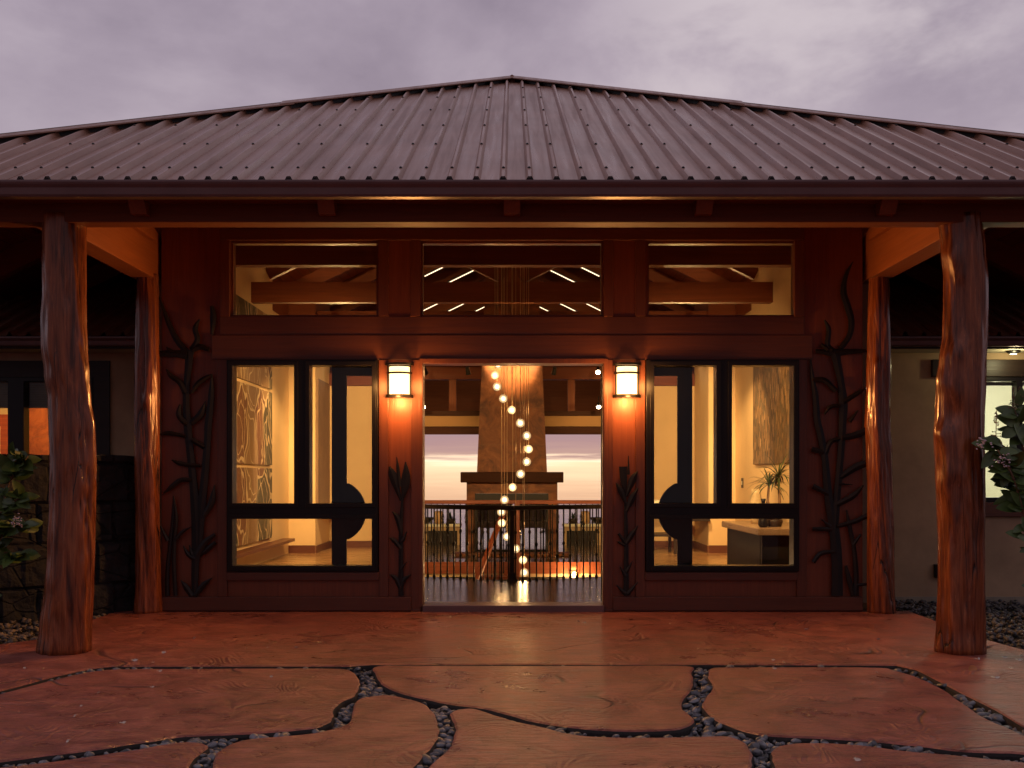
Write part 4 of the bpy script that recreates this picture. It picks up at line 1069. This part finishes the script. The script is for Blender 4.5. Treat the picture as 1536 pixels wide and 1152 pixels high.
def leaf_blade(base, d, length, width, droop, mat=None, mb=None, n=7, fold=.25):
    """curved pointed leaf: 3 verts across"""
    d = Vector(d).normalized(); side = d.cross(Vector((0, 0, 1)))
    side = side.normalized() if side.length > 1e-3 else Vector((1, 0, 0))
    vs = []; p = Vector(base)
    for i in range(n + 1):
        u = i / n
        w = width * math.sin(math.pi * min(1, .08 + u * .92)) ** .8 * .5
        up = side.cross(d).normalized()
        vs += [p + side * w + up * w * fold, p, p - side * w + up * w * fold]
        p = p + d * (length / n); d = (d + Vector((0, 0, -droop / n))).normalized()
    mb.add(vs, [(3 * i + k, 3 * i + k + 1, 3 * i + k + 4, 3 * i + k + 3) for i in range(n) for k in (0, 1)])
pl = thing('potted_palm', 'small potted palm with two bare curved stems on the console table', 'plant')
pb = at(1162, 794, 13.05); pb.z = .735
MB().lathe([(.075, pb.z), (.085, pb.z + .015), (.10, pb.z + .06), (.095, pb.z + .09), (.085, pb.z + .09), (.08, pb.z + .06)], pb.x, pb.y, 16).build('pot', DARKW, pl, smooth=True)
for s, tx, tz in ((1, -.07, .50), (2, .05, .60)):
    tip = pb + Vector((tx, 0, tz))
    MB().tube([pb + Vector((-.03 if s == 1 else .03, 0, .07)), pb + Vector((tx - .02 if s == 1 else .06, 0, tz * .5)), tip], [.022, .018, .014], 7).build('stem', STEMM, pl, smooth=True)
    fm = MB()
    for k in range(34):
        a = rnd.random() * 6.28; e = rnd.uniform(-.1, 1.3)
        leaf_blade(tip, (math.cos(a) * math.cos(e), math.sin(a) * math.cos(e), math.sin(e)), rnd.uniform(.24, .38), .022, rnd.uniform(.8, 2.0), mb=fm)
    fm.build('fronds', LEAFP, pl, fix=False)
vb = at(1145, 790, 12.85); vb.z = .735
tag(MB().lathe([(.045, vb.z), (.062, vb.z + .03), (.058, vb.z + .09), (.030, vb.z + .16), (.018, vb.z + .22), (.024, vb.z + .31), (.034, vb.z + .345), (.026, vb.z + .345), (.012, vb.z + .22)], vb.x, vb.y, 16).build('vase', IRON, smooth=True), 'slim dark bottle vase beside the potted palm', 'vase')
vb = at(1134, 790, 13.9); vb.z = .735
tag(MB().lathe([(.06, vb.z), (.085, vb.z + .10), (.088, vb.z + .25), (.06, vb.z + .40), (.066, vb.z + .45), (.056, vb.z + .45), (.05, vb.z + .40)], vb.x, vb.y, 18).build('vase', plain('pale_ceramic', (.45, .34, .20), .3, 0, .3, 7), smooth=True), 'pale streaked tall vase at the far end of the console table', 'vase')
# side table glimpsed through the parked door leaf
sd = thing('side_table', 'pale-topped side table at the back of the hall, glimpsed through the parked glass door', 'table')
MB().box(2.05, 2.75, 17.6, 18.3, .90, .945).build('table_top', PALEW, sd, bevel=.006)
for ax, ay in ((2.1, 17.65), (2.7, 17.65), (2.1, 18.25), (2.7, 18.25)): MB().box(ax - .025, ax + .025, ay - .025, ay + .025, IN, .899).build('leg', DARKW, sd)
MB().box(2.09, 2.71, 17.64, 18.26, .35, .39).build('shelf', DARKW, sd)

# ================================================================== TRACK LIGHTS
HEADM = emit('track_lens', (1.0, .78, .48), 30)
def track_head(px, py, Y, target, label, on, power=P_TRACK, col=WARM, spot=68):
    p = at(px, py, Y)
    t = thing('track_light', label, 'spotlight', 'small spotlights hung in the roof', tuple(p))
    d = (Vector(target) - p).normalized()
    MB().tube([-d * .07, d * .05], [.030, .042], 12).build('lamp_head', IRON, t)
    MB().tube([d * .050, d * .054], [.036, .036], 12).build('lens', HEADM if on else GLASS, t)
    MB().tube([(0, 0, .03), (0, 0, .16)], .008, 6).build('stem', IRON, t)
    if on: lamp('spot_light', 'SPOT', tuple(p + d * .07), power, col, t, .03, target, spot)
Yt = 16.9
tr_ = thing('lighting_track', 'thin black lighting track bar running across above the fireplace', 'lighting track')
MB().box(-1.9, 1.9, Yt - .02, Yt + .02, CZ + (PY - 549) * Yt / F + .05, CZ + (PY - 549) * Yt / F + .08).build('track_bar', IRON, tr_)
for xx in (-1.5, 1.5): MB().tube([(xx, Yt, CZ + (PY - 549) * Yt / F + .08), (xx, Yt, 4.6)], .006, 6).build('hanger', IRON, tr_)
track_head(638, 557, Yt, (-1.2, 19.0, 2.0), 'unlit black spotlight nearest the jamb on the rock wall side', False)
track_head(702, 557, Yt, (-.4, 17.6, 1.2), 'unlit black spotlight just beside the chimney, rock wall side', False)
track_head(831, 557, Yt, (.3, 17.6, 1.2), 'unlit black spotlight just beside the chimney, pale window side', False)
track_head(897, 556, Yt, (1.0, 13.0, .3), 'lit spotlight with a bright star in the doorway corner by the pale window side lantern', True, 26)
for px in (635.5, 898): track_head(px, 608, 19.0, ((px - 768) * .011, 16.0, 0), 'tiny lit spotlight under the lintel beam, ' + ('rock wall side' if px < 768 else 'pale window side'), True, 10)
# unseen spots and uplights, added to light the hall and its roof: a pair on the inner face of the facade, a pair under the second tie beam
for s in (-1, 1):
    sd_ = 'rock wall side' if s < 0 else 'pale window side'
    def added_head(loc, target, label, power, spot=68):
        Y = loc[1]
        track_head(PX + loc[0] * F / Y, PY - (loc[2] - CZ) * F / Y, Y, target, label, True, power, (1.0, .60, .23), spot)
    added_head((s * 1.9, 11.02, 2.74), (s * 3.75, 14.4, 1.2), 'added unseen spotlight inside the facade aimed at the hall wall, ' + sd_, P_TRACK)
    added_head((s * 1.15, 11.02, 2.74), (s * 3.3, 18.0, 1.0), 'added unseen spotlight inside the facade aimed at the hall end, ' + sd_, P_TRACK)
    added_head((s * 2.3, 15.3, 3.50), (s * 3.75, 16.8, 1.0), 'added unseen spotlight under the second tie beam aimed at the hall wall, ' + sd_, P_TRACK * .6)
    added_head((s * 2.3, 15.5, 3.50), (s * 2.6, 19.3, 1.4), 'added unseen spotlight under the second tie beam aimed at the end wall, ' + sd_, P_TRACK * .6)
    added_head((s * 3.05, 18.9, 3.05), (s * 1.8, 15.2, 5.2), 'added unseen uplight by the sea side wall aimed at the rafters, ' + sd_, 190)
    added_head((s * 2.35, 12.62, 4.27), (s * 2.6, 17.8, 5.42), 'added unseen uplight on the first tie beam aimed at the rafters, ' + sd_, 420, 30)
    added_head((s * .8, 12.62, 4.27), (s * 1.2, 19.5, 5.75), 'added unseen uplight near the middle of the first tie beam, ' + sd_, 200, 26)
    added_head((s * 1.45, 19.62, 3.22), (s * 1.2, 29.5, 3.9), 'added unseen uplight behind the lintel beam aimed at the far roof, ' + sd_, 240, 75)
    added_head((s * .42, 17.0, 3.60), (s * .12, 17.60, 3.25), 'added unseen spotlight washing the upper chimney, ' + sd_, 190)
EDGE_GLOW = emit('rafter_edge_glow', (1.0, .72, .46), 2.6)  # added glowing bars stand in for light on the rafter bottoms
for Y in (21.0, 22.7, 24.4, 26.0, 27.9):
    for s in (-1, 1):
        e = thing('lit_rafter_edge', 'thin glowing bar for a lit rafter edge on the %s, %s' % ('rock wall side' if s < 0 else 'pale window side', {21.0: 'nearest of five', 22.7: 'second of five', 24.4: 'middle of five', 26.0: 'fourth of five', 27.9: 'farthest of five'}[Y]), 'lit rafter edge', 'lit rafter edges under the far roof')
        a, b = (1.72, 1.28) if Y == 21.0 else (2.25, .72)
        MB().beam((s * a, Y, zroof(a) - .395), (s * b, Y, zroof(b) - .395), .015, .014).build('strip', EDGE_GLOW, e)
        MB().beam((s * a, Y, zroof(a) - .366), (s * b, Y, zroof(b) - .366), .07, .024).build('dark_backing', IRON, e)
# stairwell wall light
sl = thing('stair_light', 'bright glowing glass wall light low in the stairwell', 'wall lamp', None, (.93, VB - .06, -.14))
MB().lathe([(.03, -.10), (.06, -.06), (.075, .05), (.085, .10), (.08, .10), (.055, -.04)], n=14).build('glass_shade', GLOBEG, sl, smooth=True)
MB().lathe([(.002, -.06), (.035, -.03), (.04, .02), (.02, .06), (.002, .065)], n=12).build('bulb', emit('stair_bulb', (1.0, .72, .36), 40), sl, smooth=True)
MB().box(-.03, .03, .03, .055, -.06, .04).build('wall_bracket', IRON, sl)
lamp('stair_lamp', 'POINT', (.93, VB - .20, -.12), 22, WARM, sl, .05)

# ================================================================== LANAI BEHIND THE FIREPLACE
ROUGHT = plain('lanai_stone', (.42, .30, .18), .7, 0, .12, 4, .1)
for s in (-1, 1):
    lw = thing('low_wall', 'low stone terrace wall with white cap and dark inset panel, %s of the fireplace' % ('rock wall side' if s < 0 else 'pale window side'), 'wall')
    x0, x1 = s * .98, s * 3.4
    Yl = 19.9
    zt = CZ + (PY - 790) * Yl / F
    MB().box(x0, x1, Yl, Yl + .35, IN, zt).build('wall_body', ROUGHT, lw)
    MB().box(s * .95, s * 3.43, Yl - .03, Yl + .38, zt + .002, zt + .045).build('white_cap', PALEW, lw)
    MB().box(s * 1.02, s * 1.56, Yl - .012, Yl - .001, CZ + (PY - 822) * Yl / F, CZ + (PY - 796) * Yl / F).build('dark_panel', IRON, lw)
    for j, (dx, kind) in enumerate(((1.15, 0), (1.38, 1), (1.62, 2), (1.95, 0))):
        c = Vector((s * dx, Yl + .17, zt + .047))
        if kind == 0:
            b = thing('potted_plant', 'small dark potted plant on the terrace wall, %s, %s' % ('rock wall side' if s < 0 else 'pale window side', 'nearer the chimney' if j == 0 else 'farther from the chimney'), 'plant', 'pots along the terrace wall', tuple(c))
            MB().lathe([(.05, 0), (.08, .03), (.09, .09), (.08, .10), (.07, .09)], n=14).build('pot', DARKW, b, smooth=True)
            fm = MB()
            for k in range(26):
                a = rnd.random() * 6.28; e = rnd.uniform(.1, 1.3)
                leaf_blade((0, 0, .09), (math.cos(a) * math.cos(e), math.sin(a) * math.cos(e), math.sin(e)), rnd.uniform(.08, .17), .03, 1.0, mb=fm, n=4)
            fm.build('leaves', LEAFP, b, fix=False)
        elif kind == 1:
            tag(MB().lathe([(.06, c.z), (.075, c.z + .03), (.085, c.z + .20), (.06, c.z + .24), (.055, c.z + .2)], c.x, c.y, 14).build('lidded_jar', plain('tan_jar', (.50, .32, .17), .5), smooth=True), 'tan clay jar on the terrace wall, ' + ('rock wall side' if s < 0 else 'pale window side'), 'jar')
        else:
            tag(MB().lathe([(.05, c.z), (.12, c.z + .05), (.16, c.z + .12), (.15, c.z + .12), (.10, c.z + .05)], c.x, c.y, 16).build('bowl', IRON, smooth=True), 'dark wide bowl on the terrace wall, ' + ('rock wall side' if s < 0 else 'pale window side'), 'bowl')
def armchair(x, y, rz, label):
    t = thing('armchair', label, 'chair', 'dark chairs behind the firebox', (x, y, IN)); t.rotation_euler = (0, 0, rz)
    MB().box(-.30, .30, -.28, .30, .28, .42).build('seat', DARKW, t, bevel=.03)
    arc = [(.34 * math.cos(math.pi * k / 12), .34 * math.sin(math.pi * k / 12)) for k in range(13)]
    MB().prism(arc + [(a * .86, b * .86) for a, b in arc[::-1]], .30, .80, 'Z').build('backrest', DARKW, t)
    for s in (-1, 1):
        MB().box(s * .30, s * .36, -.28, .0, .28, .58).build('arm', DARKW, t, bevel=.02)
        for yy in (-.24, .24): MB().tube([(s * .27, yy, 0), (s * .25, yy, .285)], [.018, .024], 8).build('leg', DARKW, t)
armchair(-.34, 21.0, 0, 'dark rounded armchair seen through the firebox, rock wall side')
armchair(.42, 21.0, 0, 'dark rounded armchair seen through the firebox, pale window side')
struct(MB().box(-8, 8, 26.6, 39.5, -.12, -.03).build('water', SEAM), 'still pool water reflecting the evening sky')

# ================================================================== SIDE WINGS
def wing(s, label, win_px, win_py, wall_mat, room_mat):
    t = thing('house_wing', label, 'house wing')
    Yw = 11.7; k = Yw / F
    a0, a1 = s * 3.80, s * 12.0
    X = lambda px: (px - PX) * k
    Z = lambda py: CZ + (PY - py) * k
    w0, w1 = sorted((X(win_px[0]), X(win_px[1]))); z0, z1 = Z(win_py[1]), Z(win_py[0])
    xs = sorted([a0, a1, w0, w1]); 
    MB().grid_holes(xs, [-.15, z0, z1, 2.72], [(w0, w1, z0, z1)], Yw, Yw + .18, lambda u, w, d: (u, d, w)).build('wall', wall_mat, t)
    # eave: gutter, fascia, soffit, roof
    zg = 2.816
    MB().prism(gutter_prof(11.22, zg - .01, .11, .095), a0 + s * .12, a1, 'X').build('gutter', GUTM, t)
    MB().box(a0 + s * .1, a1, 11.222, 11.245, zg - .125, zg).build('fascia', DARKW, t)
    MB().box(a0, a1, 11.247, Yw - .002, zg - .115, zg - .10).build('soffit', plain('wing_soffit', (.42, .36, .26), .6), t)
    em = lambda u, tt, h: (u, 11.16 + tt, zg + .02 + .42 * tt + h)
    v, f = roof_sheet(em, min(a0, a1), max(a0, a1), lambda u: 3.4, min(a0, a1) + .1, STEP)
    MB().add(v, f).build('roof_sheet', ROOFM, t, fix=False)
    MB().add([em(a0, 0, -.02), em(a1, 0, -.02), em(a1, 3.4, -.02), em(a0, 3.4, -.02), em(a0, 0, -.08), em(a1, 0, -.08), em(a1, 3.4, -.08), em(a0, 3.4, -.08)],
             [(0, 1, 2, 3), (4, 7, 6, 5), (0, 4, 5, 1), (2, 6, 7, 3), (1, 5, 6, 2), (3, 7, 4, 0)]).build('roof_deck', DARKW, t)
    # plinth line
    MB().box(a0, a1, Yw - .012, Yw - .001, -.12, .03).build('plinth', plain('wing_plinth', (.30, .26, .20), .8), t)
    # room
    rm = MB(); y1 = 14.4
    x0r, x1r = w0 - .8, w1 + .8
    x0r, x1r = max(x0r, a0 + .02) if s > 0 else max(x0r, a1), min(x1r, a1) if s > 0 else min(x1r, a0 - .02)
    vs = [(x, y, z) for z in (-.05, 2.62) for y in (Yw + .182, y1) for x in (x0r, x1r)]
    rm.add(vs, [(0, 1, 3, 2), (4, 6, 7, 5), (2, 3, 7, 6), (0, 2, 6, 4), (1, 5, 7, 3)]).build('room_wall', room_mat, t, fix=False)
    return t, X, Z, w0, w1, z0, z1, Yw
# --- wing behind the rock wall
t, X, Z, w0, w1, z0, z1, Yw = wing(-1, 'darker side wing with blinds behind the lava rock wall', (-150, 141), (566, 770), PLASTERW, PALEW)
cols = [w0, X(-60), X(-40), X(15), X(37), w1]
f = MB().grid_holes(sorted([w0, w0 + .06, X(-44), X(14), X(38), w1 - .05, w1]), [z0, z0 + .07, z1 - .05, z1],
                    [(w0 + .06, X(-44), z0 + .07, z1 - .05), (X(-44), X(14), z0 + .07, z1 - .05), (X(38), w1 - .05, z0 + .07, z1 - .05)], Yw - .04, Yw + .10, lambda u, w, d: (u, d, w)).build('window', FRAMEM, t, bevel=.004)
MB().box(w0 + .05, w1 - .04, Yw + .03, Yw + .038, z0 + .06, z1 - .04).build('glass_pane', GLASS, f)
MB().grid_holes([w0 - .18, w0 - .002, w1 + .002, w1 + .18], [z0 - .15, z0 - .002, z1 + .002, z1 + .18], [(w0 - .002, w1 + .002, z0 - .002, z1 + .002)], Yw - .03, Yw - .001, lambda u, w, d: (u, d, w)).build('window_trim', DARKW, t)
bl = MB(); zb_ = Z(611); zz = z1 - .06; BLIND = plain('olive_blind', (.20, .14, .05), .6, 0, .15, 6)
while zz > Z(610):
    bl.box(w0 + .06, w1 - .05, Yw + .105, Yw + .130, zz - .004, zz); zz -= .026
MB().box(w0 + .06, w1 - .05, Yw + .135, Yw + .15, zb_, z1 - .045).build('window_blind', BLIND, t)
bl.build('blind_slats', BLIND, t)
STONEO = m_stone('amber_stone', (.45, .26, .10), (.60, .38, .17), .6, 3)
pr = thing('stone_panel', 'amber lit stone panel inside the side wing window', 'wall panel')
MB().box(-6.35, -4.7, 13.9, 13.98, .0, 2.5).build('panel_face', CHIM, pr)
fr_ = thing('door_frame', 'reddish lit door frame inside the side wing window by the photo edge', 'door frame')
MB().grid_holes([-7.6, -7.48, -6.62, -6.5], [-.04, 2.0, 2.15], [(-7.48, -6.62, -.04, 2.0)], 13.8, 13.9, lambda u, w, d: (u, d, w)).build('frame_board', REDW, fr_)
lm = thing('added_ceiling_lamp', 'added unseen warm ceiling lamp inside the side wing behind the blinds', 'lamp', None, (-5.6, 13.0, 2.55))  # unseen lamp, added to light the room behind the blinds
MB().lathe([(.12, .06), (.12, .0), (.10, -.03), (.0, -.035)], n=16).build('lamp_cover', PALEW, lm)
lamp('added_ceiling_light', 'POINT', (-5.6, 13.0, 2.42), 75, (1.0, .42, .10), lm, .08)
# --- wing with the pale window
t, X, Z, w0, w1, z0, z1, Yw = wing(1, 'tan stucco side wing with a bright pale window behind the gravel bed', (1462, 1640), (566, 753), PLASTERW, PALEW)
f = MB().grid_holes(sorted([w0, w0 + .04, X(1523), X(1532), w1 - .04, w1]), [z0, z0 + .05, z1 - .04, z1], [(w0 + .04, X(1523), z0 + .05, z1 - .04), (X(1532), w1 - .04, z0 + .05, z1 - .04)], Yw - .035, Yw + .09, lambda u, w, d: (u, d, w)).build('window', FRAMEM, t, bevel=.004)
MB().box(w0 + .03, w1 - .03, Yw + .03, Yw + .038, z0 + .04, z1 - .03).build('glass_pane', GLASS, f)
MB().box(X(1396), w1 + .5, Yw - .05, Yw - .001, z1 + .003, z1 + .19).build('window_header', DARKW, t, bevel=.006)
MB().box(w0 - .12, w1 + .5, Yw - .05, Yw - .001, z0 - .16, z0 - .003).build('window_sill', TRIMW, t, bevel=.006)
MB().box(w0 + .04, w1 - .04, Yw + .12, Yw + .15, Z(577), z1 - .04).build('window_blind', plain('olive_valance', (.20, .19, .10), .6), t)
MB().box(X(1400), X(1411), Yw - .07, Yw - .001, Z(866), Z(846)).build('outlet_box', IRON, t, bevel=.005)
pp = thing('wall_notice', 'pale paper sheets pinned to the wall inside the bright window', 'notice')
MB().box(5.55, 5.86, 14.37, 14.392, 1.35, 1.75).build('paper_sheet', plain('cream_paper', (.60, .56, .40), .7), pp); MB().box(5.95, 6.25, 14.37, 14.392, 1.38, 1.72).build('paper_sheet', plain('grey_paper', (.62, .62, .52), .7), pp)
lm = thing('added_ceiling_lamp', 'added unseen bright ceiling lamp inside the pale window room', 'lamp', None, (6.0, 13.1, 2.55))  # added out of sight to brighten the pale window room
MB().lathe([(.14, .06), (.14, .0), (.12, -.03), (.0, -.035)], n=16).build('lamp_cover', PALEW, lm)
lamp('added_ceiling_light', 'POINT', (6.0, 12.9, 2.40), 72, (1.0, .97, .80), lm, .40)
so_ = thing('soffit_lamp', 'small dark dome lamp under the wing eave above the pale window', 'lamp', None, tuple(at(1520, 524, 11.45)))
MB().lathe([(.075, .03), (.08, .0), (.07, -.03), (.04, -.05), (.0, -.055)], n=18).build('dome', IRON, so_, smooth=True)
MB().lathe([(.0, -.056), (.035, -.052), (.045, -.046)], n=14).build('lens', emit('soffit_lens', (1, .85, .5), 4), so_)
lamp('soffit_light', 'POINT', tuple(at(1524, 540, 11.35)), 5.0, (1.0, .90, .48), so_, .04)

# ================================================================== LAVA ROCK WALL
rw = MB()
A, B_ = Vector((-3.80, 10.95)), Vector((-5.9, 9.05))
nu, nz = 90, 60
dirv = (B_ - A); nrm = Vector((-dirv.y, dirv.x)).normalized()
if nrm.y > 0: nrm = -nrm
vs, fs = [], []
def rock_pt(u, w, side):
    p = A + dirv * u
    z = -.1 + 1.66 * w
    cell = mnoise.cell(Vector((u * 8 + (int(w * 4.2) % 2) * .5, w * 4.2, 3)))
    gx = abs((u * 8 + (int(w * 4.2) % 2) * .5) % 1 - .5); gz = abs((w * 4.2) % 1 - .5)
    joint = max(0, (max(gx, gz) - .44) / .06)
    dd = .03 * cell + .035 * mnoise.noise(Vector((p.x * 5, p.y * 5, z * 5))) + .015 * mnoise.noise(Vector((p.x * 19, p.y * 19, z * 19))) - .05 * joint
    q = p + nrm * (side * .16 + (dd if side > 0 else 0))
    z += (.03 * mnoise.noise(Vector((p.x * 4, p.y * 4, 0))) if w > .98 else 0)
    return (q.x, q.y, z)
for side in (1, -1):
    for i in range(nu + 1):
        for j in range(nz + 1): vs.append(rock_pt(i / nu, j / nz, side))
n1 = (nu + 1) * (nz + 1); ix = lambda i, j, s: s * n1 + i * (nz + 1) + j
for i in range(nu):
    for j in range(nz):
        fs.append((ix(i, j, 0), ix(i + 1, j, 0), ix(i + 1, j + 1, 0), ix(i, j + 1, 0))); fs.append((ix(i, j, 1), ix(i, j + 1, 1), ix(i + 1, j + 1, 1), ix(i + 1, j, 1)))
    fs.append((ix(i, nz, 0), ix(i + 1, nz, 0), ix(i + 1, nz, 1), ix(i, nz, 1)))
for j in range(nz):
    fs.append((ix(0, j, 0), ix(0, j + 1, 0), ix(0, j + 1, 1), ix(0, j, 1))); fs.append((ix(nu, j, 0), ix(nu, j, 1), ix(nu, j + 1, 1), ix(nu, j + 1, 0)))
tag(rw.add(vs, fs).build('rock_wall', ROCK), 'dark lava rock garden wall behind the log columns', 'wall')

# ================================================================== SHRUBS
def broad_leaf(mb, base, d, length, width, cup=.15):
    d = Vector(d).normalized(); ref = Vector((rnd.uniform(-.3, .3), -1, rnd.uniform(.2, .9)))
    side = d.cross(ref).normalized(); up = side.cross(d).normalized()
    n = 8; vs = []
    for i in range(n + 1):
        u = i / n; w = width * .5 * (math.sin(math.pi * (u ** .8)) ** .75 if 0 < u < 1 else 0)
        c = Vector(base) + d * (length * u) + up * (-cup * length * u * u)
        vs += [c + side * w + up * w * .3, c, c - side * w + up * w * .3]
    mb.add(vs, [(3 * i + k, 3 * i + k + 1, 3 * i + k + 4, 3 * i + k + 3) for i in range(n) for k in (0, 1)])
def shrub(name, label, stems, leaf_len, spikes, flowers, nleaf, mat, extra=()):
    t = thing(name, label, 'shrub')
    lf = MB()
    for pts in stems:
        MB().tube(pts, [.012 - .007 * i / (len(pts) - 1) for i in range(len(pts))], 6).build('stem', STEMM, t, smooth=True)
        for (p, q) in zip(pts[:-1], pts[1:]):
            p, q = Vector(p), Vector(q); d = (q - p)
            for k in range(nleaf):
                b = p + d * rnd.random(); a = rnd.random() * 6.28
                dv = d.normalized() * rnd.uniform(-.2, .7) + Vector((math.cos(a), math.sin(a) * .9, rnd.uniform(-.35, .5)))
                L = leaf_len * rnd.choice((.42, .6, .75, .9, 1.0, 1.15)) * rnd.uniform(.9, 1.1)
                broad_leaf(lf, b, dv, L, L * rnd.uniform(.48, .62), rnd.uniform(.0, .3))
    for b, d, L in extra: broad_leaf(lf, b, d, L, L * .52, .12)
    lf.build('leaves', mat, t, smooth=True, fix=False)
    for b, h in spikes:
        fm = MB(); b = Vector(b)
        fm.tube([b, b + Vector((.004, 0, h))], .003, 5)
        for k in range(int(h * 170)):
            u = rnd.random(); a = rnd.random() * 6.28; r = .030 * (1.1 - u)
            p = b + Vector((r * math.cos(a), r * math.sin(a), h * u))
            fm.tube([b + Vector((0, 0, h * u)), p], .0018, 4)
            fm.lathe([(.001, p.z - .004), (.006, p.z), (.001, p.z + .006)], p.x, p.y, 5)
        fm.build('flower_spike', STEMM, t, fix=False)
    for c in flowers:
        fm = MB()
        for k in range(26):
            p = Vector(c) + Vector((rnd.gauss(0, .03), rnd.gauss(0, .02), rnd.gauss(0, .025)))
            stone(fm, p.x, p.y, p.z, .0085, ICO1, .6)
        fm.build('blossom', FLOWER, t, fix=False)
    return t
YR = 7.9
def L3(*pts, Y=YR): return [tuple(at(px, py, Y + dy)) for px, py, dy in pts]
shrub('flowering_shrub', 'leafy dark green shrub with flower spikes in front of the pale lit window',
      [L3((1560, 1010, 0), (1548, 850, 0), (1536, 770, 0), (1520, 715, -.05), (1497, 675, -.1)), L3((1548, 850, 0), (1545, 720, .1), (1530, 650, .05), (1522, 612, 0)), L3((1560, 1010, .1), (1580, 800, .1), (1570, 690, 0), (1552, 640, 0)),
       L3((1536, 770, 0), (1515, 730, .1), (1505, 700, .15)), L3((1520, 720, -.05), (1508, 682, .0), (1500, 660, 0))],
      .155, [(tuple(at(1520, 612, YR)), .15), (tuple(at(1494, 655, YR - .1)), .19), (tuple(at(1530, 600, YR)), .10)], [tuple(at(1505, 690, YR - .15)), tuple(at(1473, 666, YR - .1))], 12, LEAFD,
      [(at(1530, 636, YR), (-1, -.1, .35), .19), (at(1525, 610, YR), (.25, -.2, 1), .15), (at(1502, 656, YR), (.8, -.2, .5), .16), (at(1495, 672, YR), (-1, -.1, .25), .19), (at(1495, 676, YR), (-.7, -.2, -.7), .18), (at(1530, 705, YR), (-1, -.2, -.2), .22),
       (at(1515, 700, YR), (-.5, -.2, -1), .17), (at(1540, 670, YR), (-.5, -.2, .9), .2), (at(1540, 760, YR), (-.8, -.1, .1), .13), (at(1535, 805, YR), (-.7, -.1, .2), .14), (at(1540, 800, YR), (-.3, -.3, .8), .14)])
YL = 8.75
def L4(*pts): return [tuple(at(px, py, YL + dy)) for px, py, dy in pts]
shrub('flowering_shrub', 'low green shrub with a pale blossom cluster in front of the rock wall',
      [L4((-30, 950, 0), (-20, 840, 0), (0, 770, 0), (15, 720, 0), (20, 685, 0)), L4((-20, 840, 0), (5, 800, -.1), (25, 785, -.15), (40, 790, -.15)), L4((-30, 950, 0), (-50, 800, 0), (-35, 720, 0), (-15, 675, 0)), L4((0, 770, 0), (25, 750, -.1), (38, 742, -.1)),
       L4((15, 720, 0), (30, 700, 0), (42, 684, 0)), L4((-20, 840, 0), (10, 838, -.1), (35, 830, -.1))],
      .15, [], [tuple(at(25, 780, YL - .3))], 17, LEAFD)

# ================================================================== FALLEN PETALS
pet = None
spots = [(66, 1004), (35, 1003), (199, 992), (232, 995), (243, 980), (150, 1040), (238, 1008), (227, 1032), (111, 1075), (183, 1086), (100, 1113), (405, 1016), (400, 972), (371, 973), (447, 972), (481, 963), (290, 958), (675, 927), (704, 919), (690, 974), (870, 933), (875, 935),
         (1004, 936), (1140, 943), (1212, 945), (1046, 974), (1158, 991), (1178, 995), (1467, 990), (1504, 987), (1526, 991), (1514, 1003), (1492, 1018), (1282, 1141), (1160, 1004), (1317, 1010), (1320, 960), (1500, 962), (1485, 972), (1530, 984), (120, 1060), (30, 1070)]
for i, (px, py) in enumerate(spots):
    x, y = gnd(px, py)
    if pet is None:
        mb = MB()
        broad_leaf(mb, (0, 0, .002), (1, .1, .06), .034, .016, -.1); broad_leaf(mb, (0, 0, .002), (-.3, 1, .06), .026, .013, -.1)
        o = pet = mb.build('fallen_petal', plain('white_petal', (.60, .54, .46), .6), fix=False)
    else: o = pet.copy(); C.objects.link(o)
    o.location = (x, y, .004); o.rotation_euler = (0, 0, rnd.random() * 6.28); sc_ = rnd.uniform(.6, 1.25); o.scale = (sc_, sc_, sc_)
    tag(o, 'tiny white petal fallen on the red stamped concrete', 'petal', 'petals fallen on the paving')
x, y = gnd(1461, 1006); mb = MB(); broad_leaf(mb, (x - .04, y, .004), (1, .2, .25), .085, .05, .3)
tag(mb.build('fallen_leaf', plain('orange_leaf', (.45, .16, .04), .6), fix=False), 'curled orange leaf on the paving in front of the lit-side log column', 'leaf')
